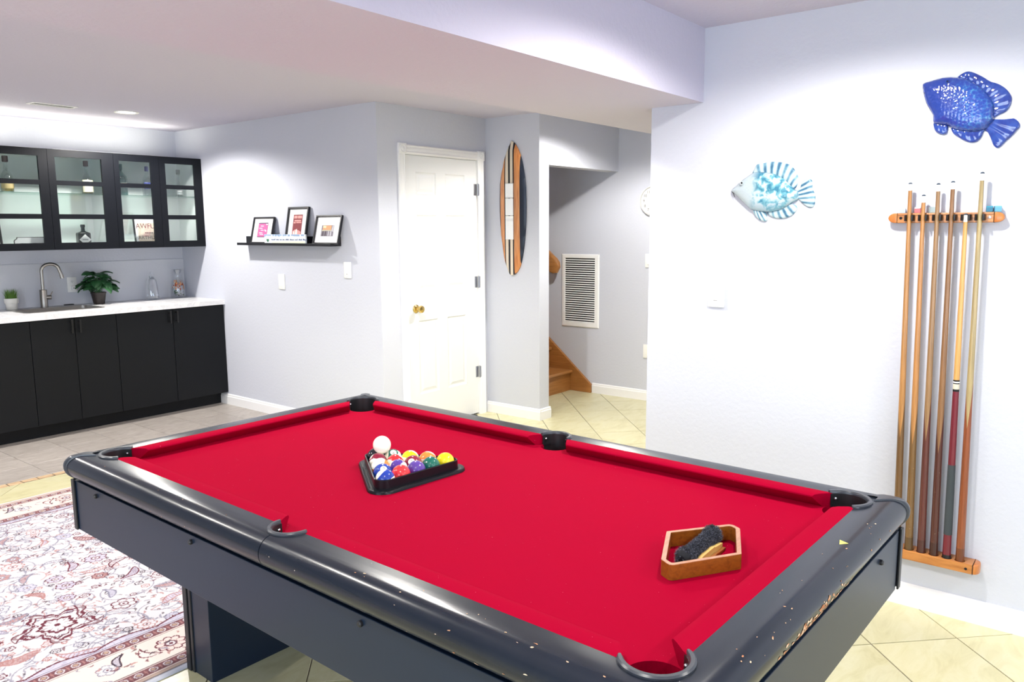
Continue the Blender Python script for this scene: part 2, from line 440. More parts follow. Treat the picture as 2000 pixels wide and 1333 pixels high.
for c in rest:
    vs = [bm.verts.new((x, y, -.0002)) for x, y in c]; bm.faces.new(vs)
    for k in range(len(c)):
        a, b = c[k-1], c[k]; bm.faces.new([bm.verts.new(p) for p in ((a[0], a[1], -.0035), (b[0], b[1], -.0035), (b[0], b[1], -.0002), (a[0], a[1], -.0002))])
stuff(obj('outlying_floor_tiles', bm, M['tile'], floor))
KX, KY = .3168, .3058
kt = tile_mesh([(-KX/2+G, -KY/2+G), (KX/2-G, -KY/2+G), (KX/2-G, KY/2-G), (-KX/2+G, KY/2-G)], 'kitchen_tile', .003); kt.materials.append(M['ktile'])
for i in range(-9, 1):
    for j in range(4):
        o = bpy.data.objects.new('kitchen_tile', kt); COL.objects.link(o); o.parent = floor
        o.location = (3.543+KX*(i-.5), 5.28+KY*(j+.5), random.uniform(-.0002, .0002))
w2 = XP-3.543
kt2 = tile_mesh([(-w2/2+G, -KY/2+G), (w2/2, -KY/2+G), (w2/2, KY/2-G), (-w2/2+G, KY/2-G)], 'kitchen_tile', .003); kt2.materials.append(M['ktile'])
for j in range(4):
    o = bpy.data.objects.new('kitchen_tile', kt2); COL.objects.link(o); o.parent = floor; o.location = (3.543+w2/2, 5.28+KY*(j+.5), 0)
x = -.2
while x < XP-.05:       # broken stones along the joint between the two floors
    w = random.uniform(.05, .11); y0 = 5.219; y1 = 5.277
    pl = [(x+.003, y0+random.uniform(0, .018)), (x+w*.5, y0+random.uniform(-.004, .014)), (x+w-.003, y0+random.uniform(0, .018)), (x+w-.004, y1), (x+.004, y1)]
    cx, cy, lp = shrink(pl, 0); me = tile_mesh(lp, 'border_stone', .003); o = link('border_stone', me, M['stone'], floor); o.location = (cx, cy, .0002)
    x += w

# closet door -----------------------------------------------------
def door():
    root = thing_struct = bpy.data.objects.new('door_1', None); COL.objects.link(root); root.location = (4.039, YD, 0); struct(root)
    w, h = .777, 2.042
    bm = B(); box(bm, 0, w, .012, .045, .012, h)
    rails_x = [(0, .108), (.318, .421), (.647-.009, w)]
    px = [(.108, .318), (.421, .638)]
    pz = [(.276, .836), (1.058, 1.616), (1.761, 1.925)]
    zs = [0.012, .276, .836, 1.058, 1.616, 1.761, 1.925, h]
    for a, b in rails_x: box(bm, a, b, .004, .013, .012, h)
    for a, b in px:
        for c, d in ((.012, .276), (.836, 1.058), (1.616, 1.761), (1.925, h)): box(bm, a, b, .004, .013, c, d)
    slab = obj('door_slab', bm, M['doorwhite'], root)
    for a, b in px:
        for c, d in pz:
            bm = B(); o = .014
            rings = []
            for ins, y in ((.0005, .0042), (.010, .011), (.020, .0118), (.042, .0055), (.0421, .0055)):
                rings.append([(a+ins, y, c+ins), (b-ins, y, c+ins), (b-ins, y, d-ins), (a+ins, y, d-ins)])
            ring_loft(bm, rings, False); bm.faces.new([bm.verts.new(p) for p in rings[-1]])
            obj('raised_panel', bm, M['doorwhite'], slab)
    def casing(name, x0, x1, z0, z1, vert):
        bm = B()
        prof = [(0, 0), (0, -.012), (.012, -.018), (.022, -.013), (.030, -.016), (.040, -.016), (.050, -.013), (.058, -.018), (.066, -.012), (.066, 0)]
        if vert:
            s = (x1-x0)/.066; ring_loft(bm, [[(x0+a*s, y, z) for a, y in prof] for z in (z0, z1)])
        else:
            s = (z1-z0)/.066; ring_loft(bm, [[(x, y, z0+a*s) for a, y in prof] for x in (x0, x1)])
        return obj(name, bm, M['trimwhite'], root)
    casing('side_casing', -.072, -.006, 0, 2.046, True); casing('side_casing', w+.005, w+.077, 0, 2.046, True); casing('head_casing', -.006, w+.005, 2.046, 2.112, False)
    for x in (-.074, w+.003):
        bm = B(); box(bm, x, x+.076, -.021, 0, 2.044, 2.118, .003); t = B()
        c = x+.038; ring = [[(c+r*math.cos(a*PI/10), y, 2.081+r*math.sin(a*PI/10)) for a in range(20)] for r, y in ((.030, -.0205), (.027, -.026), (.022, -.0225), (.015, -.0225), (.010, -.027), (.001, -.029))]
        ring_loft(bm, ring, False); obj('corner_block', bm, M['trimwhite'], root, True)
    bm = B(); box(bm, -.006, 0, 0, .04, 0, 2.046); box(bm, w, w+.006, 0, .04, 0, 2.046); box(bm, -.006, w+.006, .0, .04, 2.044, 2.05); obj('door_stop', bm, M['doorwhite'], root)
    bm = B(); box(bm, 0, w, .02, .11, 0, .0115); obj('threshold_gap', bm, M['dark_gap'], root)
    bm = B()
    ring = [[(.081+r*math.cos(a*PI/12), y, .928+r*math.sin(a*PI/12)) for a in range(24)] for r, y in ((.031, .004), (.031, -.002), (.026, -.007), (.012, -.010), (.010, -.028), (.018, -.034), (.026, -.044), (.028, -.054), (.024, -.064), (.012, -.070), (.001, -.071))]
    ring_loft(bm, ring, False); obj('door_knob', bm, M['brass'], root, True)
    for z in (1.818, 1.089, .356):
        bm = B(); box(bm, w-.030, w+.001, .0015, .0045, z-.045, z+.045, .0008); box(bm, w+.001, w+.022, -.0165, -.0135, z-.045, z+.045, .0008); tube(bm, [(w+.002, -.012, z-.048), (w+.002, -.012, z+.048)], .006, 10)
        obj('hinge', bm, M['hinge'], root, True)
    bm = B(); box(bm, .64, .70, -.05, .004, .004, .014, .002); tube(bm, [(.66, -.03, .012), (.60, -.075, .02)], .006, 8); obj('door_wedge', bm, M['rubber'], root)
door()

# stairs -----------------------------------------------------------
def stairs():
    root = bpy.data.objects.new('trim_2', None); COL.objects.link(root); struct(root)
    n = 7; run, rise = .235, .196
    for k in range(n):
        y = 4.122+run*k
        bm = B(); box(bm, 5.062, 6.062, y, y+.02, rise*k, rise*(k+1)-.028); obj('stair_riser', bm, M['stair_wood'], root)
        bm = B(); box(bm, 5.062, 6.062, y-.028, y+run+.002, rise*(k+1)-.028, rise*(k+1), .008, 3); obj('stair_tread', bm, M['stair_wood'], root)
    s = math.tan(math.radians(39.8))
    bm = B(); poly = [(3.897, 0), (3.897, .078), (3.897+1.9, .078+1.9*s), (3.897+2.5, .078+1.9*s), (3.897+2.5, 0)]
    prism(bm, poly, 6.064, 6.092, 'yz', .003); obj('skirt_board', bm, M['stair_wood_z'], root)
stairs()
def handrail():
    t = thing('handrail', 'wooden stair handrail end on the grey hall wall left of the vent', 'handrail', (6.05, 4.22, 1.13))
    s = math.tan(math.radians(39.8)); L = 1.9
    bm = B(); rings = []
    for d in (0, .025, .06, .1, L):
        hh = .066 if d > .05 else (.030 if d == 0 else .056); ww = .030 if d > .05 else (.014 if d == 0 else .026)
        pr = rounded([(-ww, -hh), (ww, -hh), (ww, hh), (-ww, hh)], min(ww, hh)*.6, 4)
        rings.append([(-.045+a, d-b*.55, d*s*(1 if d > .1 else .9)+b*.95) for a, b in pr])
    ring_loft(bm, rings); obj('rail', bm, M['stair_wood_z'], t, True)
    bm = B(); tube(bm, [(-.045, .17, .09), (-.03, .18, .04), (.03, .18, .035)], .009, 8); lathe(bm, [(.001, 0)]) if False else None
    obj('bracket', bm, M['brass'], t, True)
handrail()

# recessed lights ---------------------------------------------------
def downlight(x, y, label, grp=None):
    t = thing('recessed_light', label, 'ceiling light', (x, y, ZC), group=grp)
    bm = B(); rings = [[(r*math.cos(a*PI/16), r*math.sin(a*PI/16), z) for a in range(32)] for r, z in ((.085, 0), (.085, -.004), (.080, -.007), (.066, -.005), (.062, -.001))]
    ring_loft(bm, rings, False); obj('trim_ring', bm, M['white'], t, True)
    bm = B(); bm.faces.new([bm.verts.new((.062*math.cos(a*PI/12), .062*math.sin(a*PI/12), -.002)) for a in range(24)]); obj('lens', bm, LENS, t)
LENS = mat('lamp_lens', (1, 1, 1), .5, emit=(1, .95, .85), es=5)
for k, d in enumerate(DOWNLIGHTS):
    if k == 8: downlight(d[0], d[1], 'round recessed downlight glowing on the ceiling in front of the glass cabinets')
    else: downlight(d[0], d[1], 'round white recessed ceiling downlight of the room, out of the picture', 'recessed downlights out of the picture')

# ================================================================ POOL TABLE (local x across, local y along)
HB, HA = .5374, 1.0179          # half size of the line where cloth meets wood
TX, TY, TTH = 1.6446, 1.5583, math.radians(-1.189)
def tworld(b, a):
    c, s = math.cos(TTH), math.sin(TTH); return TX+b*c-a*s, TY+b*s+a*c
def pool_table():
    T = thing('pool_table', 'black pool table with a red cloth and chipped rails in the middle of the room', 'pool table', (TX, TY, 0), TTH)
    CC = [(sx*(HB-.034), sy*(HA-.034)) for sx in (-1, 1) for sy in (-1, 1)]
    SCN = [(-HB, 0), (HB, 0)]
    def cutters(r_c, r_s, z0=.6, z1=.9):
        bm = B()
        for x, y in CC: lathe(bm, [(r_c, z0), (r_c, z1)], x, y, 40)
        for x, y in SCN: lathe(bm, [(r_s, z0), (r_s, z1)], x, y, 40)
        return bm
    bm = B(); box(bm, -HB, HB, -HA, HA, .700, .765)
    o = obj('cloth_bed', bm, M['felt'], T); boolean_cut(o, cutters(.0555, .0475))
    # cushions
    def cushion(side, s0, s1, c0, c1):
        """side: outward normal; s0..s1 along the border; c = how far the nose ends step in"""
        prof = [(-.004, .7655), (-.004, .8), (.010, .8015), (.030, .802), (.043, .8005), (.0475, .797), (.0485, .7935), (.044, .788), (.024, .7655)]
        nx, ny = side; ax, ay = -ny, nx
        if ax+ay < 0: ax, ay = -ax, -ay
        half = HB if nx else HA
        ringsA = []
        for s, sg, c in ((s0, 1, c0), (s1, -1, c1)):
            ringsA.append([(nx*(half-d)+ax*(s+sg*c*max(d, 0)/.0485), ny*(half-d)+ay*(s+sg*c*max(d, 0)/.0485), z) for d, z in prof])
        a, b = ringsA; rings = []
        for t in (0, .004, .5, .996, 1):
            rings.append([tuple(p[k]+(q[k]-p[k])*t for k in range(3)) for p, q in zip(a, b)])
        bm = B(); ring_loft(bm, rings); obj('cushion', bm, M['felt'], T, True, 35)
    for sx in (-1, 1):
        cushion((sx, 0), .052, HA-.076, .030, .040); cushion((sx, 0), -HA+.076, -.052, .040, .030)
    for sy in (-1, 1): cushion((0, sy), -HB+.076, HB-.076, .040, .040)
    # rails: flat top rolling over a bull nose
    prof = [(0, .768), (0, .8), (.030, .8008)]
    for k in range(15):
        a = math.radians(90-k*150/14); prof.append((.055+.0405*math.cos(a), .7605+.0405*math.sin(a)))
    prof += [(.060, .716), (0, .716)]
    prof = [(d, z) for d, z in prof if not (d > .0 and z > .9)]
    def rail(side, s0, s1, m0, m1, m):
        nx, ny = side; ax, ay = -ny, nx
        if ax+ay < 0: ax, ay = -ax, -ay
        half = HB if nx else HA
        rings = [[(nx*(half+d)+ax*(s+e*d), ny*(half+d)+ay*(s+e*d), z) for d, z in prof] for s, e in ((s0, m0), (s1, m1))]
        bm = B(); ring_loft(bm, rings); o = obj('rail', bm, m, T, True, 30); boolean_cut(o, cutters(.0575, .0495))
        o.data.polygons.foreach_set('use_smooth', [True]*len(o.data.polygons))
        bmm = B(); bmm.from_mesh(o.data)
        for e in bmm.edges: e.smooth = not (len(e.link_faces) == 2 and e.calc_face_angle(0) > .6)
        bmm.to_mesh(o.data); bmm.free(); return o
    g = .0016
    rail((-1, 0), g, HA, 0, 1, M['rail']); rail((-1, 0), -HA, -g, -1, 0, M['rail_worn'])
    rail((1, 0), g, HA, 0, 1, M['rail']); rail((1, 0), -HA, -g, -1, 0, M['rail'])
    rail((0, 1), -HB, HB, -1, 1, M['rail']); rail((0, -1), -HB, HB, -1, 1, M['rail_worn'])
    # pockets: raised ring, liner and cup
    def pocket(cx, cy, ang, span, ri, ro, corner):
        bm = B(); n = 26; rings = []
        for k in range(n+1):
            a = ang-span+2*span*k/n; w = 1 if 0 < k < n else .55
            m = (ri+ro)/2; h = (ro-ri)/2
            sec = [(m-h*w, .796), (m-h*w, .8045), (m-h*.6*w, .8075), (m+h*.5*w, .8075), (m+h*w, .8045), (m+h*w, .7985)]
            rings.append([(cx+r*math.cos(a), cy+r*math.sin(a), z) for r, z in sec])
        ring_loft(bm, rings); ring = obj('pocket', bm, M['rubber_ring'], T, True)
        bm = B(); rings = []
        for k in range(n+1):
            a = ang-span+2*span*k/n
            rings.append([(cx+r*math.cos(a), cy+r*math.sin(a), z) for r, z in ((ri-.002, .763), (ri-.001, .7985), (ri+.0012, .7985), (ri+.0008, .763))])
        ring_loft(bm, rings)
        rings = [[(cx+r*math.cos(ang-span+2*span*k/n), cy+r*math.sin(ang-span+2*span*k/n), z) for k in range(n+1)] for r, z in ((ri+.001, .764), (ri-.001, .70), (ri-.004, .672))]
        ring_loft(bm, rings, False, False); lathe(bm, [(ri-.002, .697), (ri-.006, .668), (.001, .664)], cx, cy, 30, False)
        obj('pocket_liner', bm, M['rubber'], ring, True)
        for k in (-1, 1):
            a = ang+k*(span-.25); bm = B(); t = B(); bmesh.ops.create_uvsphere(t, u_segments=10, v_segments=6, radius=.0045); t.transform(Matrix.Translation((cx+(ri-.003)*math.cos(a), cy+(ri-.003)*math.sin(a), .785))); merge(bm, t)
            obj('rivet', bm, M['chrome'] if not corner else M['hinge'], ring, True)
    for x, y in CC: pocket(x, y, math.atan2(y/abs(y), x/abs(x)), math.radians(103), .0550, .0675, True)
    for x, y in SCN: pocket(x, y, 0 if x > 0 else PI, math.radians(94), .0475, .0590, False)
    # corner caps wrapping from pocket over the mitre
    P2 = [(d, z) for d, z in prof[2:-2] if d > .026]
    for sx in (-1, 1):
        for sy in (-1, 1):
            bm = B(); w = .017; e = .0042; rows = []
            for d, z in P2:
                nzx = 1
                row = []
                outd = d+e*(.2 if z > .798 else 1); zz = z+(e if z > .76 else e*.2)
                for t in (-1, -.98, -.6, -.25, 0, .25, .6, .98, 1):
                    q = abs(t); pull = .35*max(0, 1-q/.5)**1.3*w*(1 if z < .799 else (d-.026)/.06)
                    off = max(0, q)*w*1.5; dd = outd-(e*.95 if q == 1 else 0); z3 = zz-(e if q == 1 and z > .76 else 0)
                    X = HB+dd-(off if t < 0 else 0)-pull*.7; Y = HA+dd-(off if t > 0 else 0)-pull*.7
                    row.append((sx*X, sy*Y, z3))
                rows.append(row)
            ring_loft(bm, rows, False, False)
            o = obj('corner_cap', bm, M['rubber_ring'], T, True, 60)
    # aprons, corner strips, bolts
    AX, AY = .612, 1.100
    for sx in (-1, 1): bm = B(); box(bm, min(sx*AX, sx*(AX-.02)), max(sx*AX, sx*(AX-.02)), -AY+.004, AY-.004, .55, .716, .0015); obj('side_apron', bm, M['black_lacquer'], T)
    for sy in (-1, 1): bm = B(); box(bm, -AX+.022, AX-.022, min(sy*AY, sy*(AY-.02)), max(sy*AY, sy*(AY-.02)), .55, .716, .0015); obj('end_apron', bm, M['black_lacquer'], T)
    for sx in (-1, 1):
        for sy in (-1, 1):
            bm = B(); box(bm, *sorted((sx*(AX+.006), sx*(AX-.016))), *sorted((sy*(AY+.006), sy*(AY+.0008))), .549, .719, .002); box(bm, *sorted((sx*(AX+.006), sx*(AX+.0008))), *sorted((sy*(AY+.006), sy*(AY-.016))), .549, .719, .002)
            obj('corner_strip', bm, M['trim_strip'], T)
    for sx in (-1, 1):
        for y in (-.92, -.345, .352, .93): bm = B(); tube(bm, [(sx*(AX-.001), y, .697), (sx*(AX+.006), y, .697), (sx*(AX+.009), y, .697)], [.007, .007, .004], 12); obj('rail_bolt', bm, M['rubber'], T, True)
    for sy in (-1, 1):
        for x in (-.417, .417): bm = B(); tube(bm, [(x, sy*(AY-.001), .688), (x, sy*(AY+.006), .688), (x, sy*(AY+.009), .688)], [.007, .007, .004], 12); obj('rail_bolt', bm, M['rubber'], T, True)
    bm = B(); box(bm, -.585, .585, -1.075, 1.075, .57, .655); obj('under_frame', bm, M['black_lacquer'], T)
    for sy in (-1, 1):
        y0, y1 = sorted((sy*.776, sy*.927))
        bm = B(); box(bm, -.352, .352, y0, y1, 0, .575, .002); p = obj('pedestal', bm, M['black_lacquer'], T)
        for sx in (-1, 1):
            bm = B(); box(bm, *sorted((sx*.350, sx*.360)), y1-.022, y1+.004, 0, .57, .002); box(bm, *sorted((sx*.350, sx*.3565)), y1-.042, y1-.026, .0, .57, .002)
            obj('edge_strip', bm, M['trim_strip'], p)
        bm = B(); box(bm, -.34, .34, y0+.01, y1-.01, -.001, .004); obj('foot', bm, M['rubber'], p)
    bm = B(); box(bm, -.03, .03, -.776, .776, .30, .575, .003); obj('stretcher', bm, M['black_lacquer'], T)
    # bare-wood chips knocked out of the rails
    bm = B(); R = random.Random(5)
    def rail_pt(edge, s, k):
        d, z = prof[k]; d2, z2 = prof[k+1]; t = R.random(); d = d+(d2-d)*t; z = z+(z2-z)*t
        n = Vector((d-.055, z-.7605)).normalized() if k > 2 else Vector((0, 1)); d += n.x*.0006; z += n.y*.0006
        return ((s, -(HA+d), z), Vector((0, -n.x, n.y))) if edge == 'foot' else ((-(HB+d), s, z), Vector((-n.x, 0, n.y)))
    def chip(edge, s, k, size, el):
        (p, n) = rail_pt(edge, s, k); p = Vector(p); along = Vector((1, 0, 0)) if edge == 'foot' else Vector((0, 1, 0)); acr = n.cross(along).normalized()
        m = R.randint(5, 8); a0 = R.random()*6; ang = R.uniform(-.5, .5)
        vs = []
        for i in range(m):
            a = a0+i*2*PI/m; r = size*R.uniform(.45, 1.1); u, v = r*el*math.cos(a), r*math.sin(a)
            u, v = u*math.cos(ang)-v*math.sin(ang), u*math.sin(ang)+v*math.cos(ang)
            vs.append(bm.verts.new(p+along*u+acr*v))
        bm.faces.new(vs)
    for i in range(90): chip('foot', R.gauss(-.10, .10), R.choice([11, 12, 13, 13, 14, 14]), R.uniform(.0022, .0065), R.uniform(1.2, 3.4))
    for i in range(30): chip('foot', R.uniform(-.45, .45), R.choice([2, 3, 4, 5, 6, 7, 8, 9, 10]), R.uniform(.0007, .0026), R.uniform(1, 3))
    for i in range(26): chip('near', R.uniform(-1.0, -.25), R.choice([2, 3, 4, 8, 10, 13, 14]), R.uniform(.0006, .0022), R.uniform(1, 4))
    for i in range(8): chip('near', R.uniform(.1, .9), R.choice([3, 4, 13]), R.uniform(.0006, .0015), R.uniform(1, 3))
    stuff(obj('wood_chips', bm, CHIP, T))
    bm = B(); z = .8012; pl = [(.186, -1.068), (.214, -1.060), (.204, -1.083)]
    bm.faces.new([bm.verts.new((x, y, z)) for x, y in pl]); obj('yellow_fleck', bm, mat('yellow_fleck', (.70, .66, .12), .6), T)
CHIP = mat('bare_chip', (.50, .24, .11), .8); _t = NT(CHIP); _t.l(_t.ramp(_t.noise(_t.coord(), 60, 2), [(.35, (.36, .13, .05)), (.5, (.60, .33, .18)), (.7, (.75, .62, .45))]), _t.b.inputs['Base Color'])
pool_table()

# ---------------------------------------------------------------- balls
BR = .0286
def ball_mat(name, col, stripe, spot=True):
    m = mat(name, (*col, 1), .09, spec=.6, coat=.3); t = NT(m); X = t.xyz(t.coord())
    white = (.86, .83, .72, 1)
    base = (*col, 1)
    if stripe:
        z = t.math('ABSOLUTE', X[2]); base = t.mix(t.math('GREATER_THAN', z, BR*.52), (*col, 1), white)
    if spot:
        r2 = t.math('ADD', t.math('MULTIPLY', X[1], X[1]), t.math('MULTIPLY', X[2], X[2]))
        base = t.mix(t.math('LESS_THAN', r2, (BR*.36)**2), base, (.88, .86, .78, 1))
    if spot or stripe: t.l(base, t.b.inputs['Base Color'])
    return m
INK = mat('ball_ink', (.01, .01, .012), .2)
def ball(name, label, pos, col, stripe, num, spot_dir, pole_dir):
    bm = B(); bmesh.ops.create_uvsphere(bm, u_segments=48, v_segments=28, radius=BR)
    o = obj(name, bm, ball_mat(name+'_resin', col, stripe, num is not None), None, True, 80)
    rr, uu, cc = Vector((.73, -.68, 0)), Vector((.2, .21, .957)), Vector((-.65, -.70, .29))
    w = lambda v: (rr*v[0]+uu*v[1]+cc*v[2]).normalized()
    x = w(spot_dir); z = w(pole_dir)
    if stripe: x = (x-z*x.dot(z)).normalized()
    else: z = (z-x*z.dot(x)).normalized()
    y = z.cross(x)
    mt = Matrix(((x.x, y.x, z.x, pos[0]), (x.y, y.y, z.y, pos[1]), (x.z, y.z, z.z, pos[2]), (0, 0, 0, 1)))
    o.matrix_world = mt
    if num is not None:
        for s in (1, -1):
            t = text(str(num), .0145, INK, o, (0, 0, 0), (0, 0, 0), 'number', 0)
            for v in t.data.vertices:     # wrap the flat digits onto the sphere
                a, b = v.co.x, v.co.y; v.co = Vector((s*math.sqrt(max(0, (BR+.00012)**2-a*a-b*b)), s*a, b))
    return tag(o, label, 'ball', 'pool balls in the black triangle' if num is not None else None)
V0, V1, V2 = np.array((1.6545, 1.876)), np.array((1.522, 1.687)), np.array((1.750, 1.664))
cen = (V0+V1+V2)/3
def lat(i, j):
    a = V0+(V1-V0)*i/4; b = V0+(V2-V0)*i/4
    return a if i == 0 else a+(b-a)*j/i
# make the lattice exactly equilateral
ang0 = math.atan2(*(V0-cen)[::-1]); Rr = .0586*4/math.sqrt(3)
V0, V1, V2 = [cen+Rr*np.array((math.cos(ang0+k*2*PI/3), math.sin(ang0+k*2*PI/3))) for k in range(3)]
RED, YEL, BLU, GRN, PUR, ORG, MAR, BLK = (.62, .025, .03), (.80, .62, .01), (.012, .045, .33), (.005, .12, .085), (.085, .035, .27), (.78, .22, .04), (.22, .012, .035), (.012, .012, .018)
bed = .765
balls = [
 (0, 0, 'black_ball', 'black pool ball in the far corner of the triangle under the white ball', BLK, False, 8, (0, -.8, .6), (0, 1, 0)),
 (1, 0, 'maroon_striped_ball', 'maroon and white striped pool ball half hidden behind the orange one', MAR, True, 15, (.3, -.85, .45), (-.3, -.55, .7)),
 (1, 1, 'green_striped_ball', 'dark green striped pool ball with its number on top, behind the red stripe', GRN, True, 14, (.15, .62, .72), (1, -.1, 0)),
 (2, 0, 'orange_banded_ball', 'orange and white striped pool ball on the left side of the triangle', ORG, True, 5, (.3, -.85, .45), (-.45, .72, .45)),
 (2, 1, 'red_striped_ball', 'red and white striped pool ball in the middle of the triangle', RED, True, 11, (.3, -.85, .45), (-.65, -.55, .5)),
 (2, 2, 'yellow_striped_ball', 'yellow and white striped pool ball in the back row of the triangle', YEL, True, 9, (.3, -.85, .45), (-.55, -.7, .45)),
 (3, 0, 'blue_ball', 'solid blue pool ball showing its white number spot, left front of the triangle', BLU, False, 2, (.12, .42, .9), (0, 1, 0)),
 (3, 1, 'purple_striped_ball', 'purple pool ball with a white right edge, behind the solid red one', PUR, True, 12, (.3, -.85, .45), (.75, -.25, .45)),
 (3, 2, 'maroon_ball', 'solid maroon pool ball with a white number spot', MAR, False, 7, (-.22, .32, .92), (0, 1, .2)),
 (3, 3, 'orange_striped_ball', 'pale orange and white striped pool ball behind the green one', ORG, True, 13, (.3, -.85, .45), (-.42, -.75, .5)),
 (4, 0, 'blue_striped_ball', 'blue and white striped pool ball in the near corner of the triangle', BLU, True, 10, (.3, -.85, .45), (-.66, .62, -.1)),
 (4, 1, 'red_ball', 'solid red pool ball along the near side of the triangle', RED, False, 3, (0, -.8, .6), (1, 0, 0)),
 (4, 2, 'purple_ball', 'solid purple pool ball along the near side of the triangle', PUR, False, 4, (0, -.8, .6), (1, 0, 0)),
 (4, 3, 'green_ball', 'solid green pool ball beside the yellow one', GRN, False, 6, (0, -.8, .6), (1, 0, 0)),
 (4, 4, 'yellow_ball', 'solid yellow pool ball in the right corner of the triangle', YEL, False, 1, (0, -.8, .6), (1, 0, 0))]
for i, j, nm, lb, col, st, num, sd, pd in balls:
    p = lat(i, j); ball(nm, lb, (p[0], p[1], bed+BR), col, st, num, sd, pd)
pc = (lat(0, 0)+lat(1, 0)+lat(1, 1))/3
ball('cue_ball', 'white cue ball resting on top of the racked pool balls', (pc[0], pc[1], bed+BR+math.sqrt((2*BR)**2-(.0586/math.sqrt(3))**2)+.0004), (.86, .84, .74), False, None, (1, 0, 0), (0, 1, 0))

def triangle():
    t = thing('triangle_rack', 'black plastic triangle rack holding the pool balls', 'ball rack', (cen[0], cen[1], bed), ang0)
    def tri(inr, rad, seg=8): R0 = 2*inr; return rounded([(R0*math.cos(k*2*PI/3), R0*math.sin(k*2*PI/3)) for k in range(3)], rad, seg)
    base = Rr/2+BR
    bm = B(); rings = []
    for inr, rad, z in ((base+.001, .026, 0), (base+.001, .026, .034), (base+.003, .028, .036), (base+.006, .031, .034), (base+.008, .033, .008), (base+.014, .038, .007), (base+.020, .043, .0095), (base+.024, .046, .0085), (base+.026, .048, .005), (base+.027, .049, 0)):
        rings.append([(x, y, z) for x, y in tri(inr, rad)])
    n = len(rings[0]); ring_loft(bm, rings+[rings[0]], False); bmesh.ops.remove_doubles(bm, verts=bm.verts[:], dist=1e-6)
    obj('frame', bm, mat('rack_plastic', (.006, .006, .009), .30, spec=.3), t, True, 35)
triangle()

def diamond():
    c = (.0, -.823); wx, wy = tworld(*c); t = thing('diamond_rack', 'wooden diamond-shaped ball rack lying on the red cloth', 'ball rack', (wx, wy, bed), TTH)
    pts = [(.007, .102), (-.141, .029), (-.156, -.006), (0, -.094), (.138, -.032), (.153, -.004), (.122, .033)]
    pts = [(-.141, .031), (-.158, .000), (-.004, -.094), (.136, -.029), (.151, .000), (.010, .100)]
    def off(poly, d):
        n = len(poly); out = []
        for i in range(n):
            p0, p1, p2 = map(Vector, (poly[i-1], poly[i], poly[(i+1) % n])); d1 = (p1-p0).normalized(); d2 = (p2-p1).normalized()
            n1 = Vector((-d1.y, d1.x)); n2 = Vector((-d2.y, d2.x)); m = (n1+n2).normalized(); out.append(tuple(p1+m*d/max(.3, m.dot(n1))))
        return out
    area = sum(pts[k-1][0]*pts[k][1]-pts[k][0]*pts[k-1][1] for k in range(6)); s = 1 if area > 0 else -1
    names = []
    rad = [.012, .012, .004, .012, .014, .004]
    inn = off(pts, s*.0105)
    bm = B(); O = rounded(pts, rad, 5); I = rounded(inn, [max(.002, r-.006) for r in rad], 5)
    h = .0355
    ring_loft(bm, [[(x, y, z) for x, y in Q] for Q, z in ((I, .0006), (O, .0006), (O, h), (I, h), (I, .0006))], False); bmesh.ops.remove_doubles(bm, verts=bm.verts[:], dist=1e-6)
    obj('frame', bm, M['wood_diamond'], t, True, 30)
    bm = B(); O2 = rounded(off(pts, s*.0004), rad, 5); I2 = rounded(off(pts, s*.0100), [max(.002, r-.006) for r in rad], 5)
    ring_loft(bm, [[(x, y, z) for x, y in Q] for Q, z in ((I2, h), (O2, h), (O2, h+.0008), (I2, h+.0008), (I2, h))], False); bmesh.ops.remove_doubles(bm, verts=bm.verts[:], dist=1e-6)
    obj('worn_edge', bm, M['wood_pale_edge'], t, True, 30)
    return wx, wy
diamond()

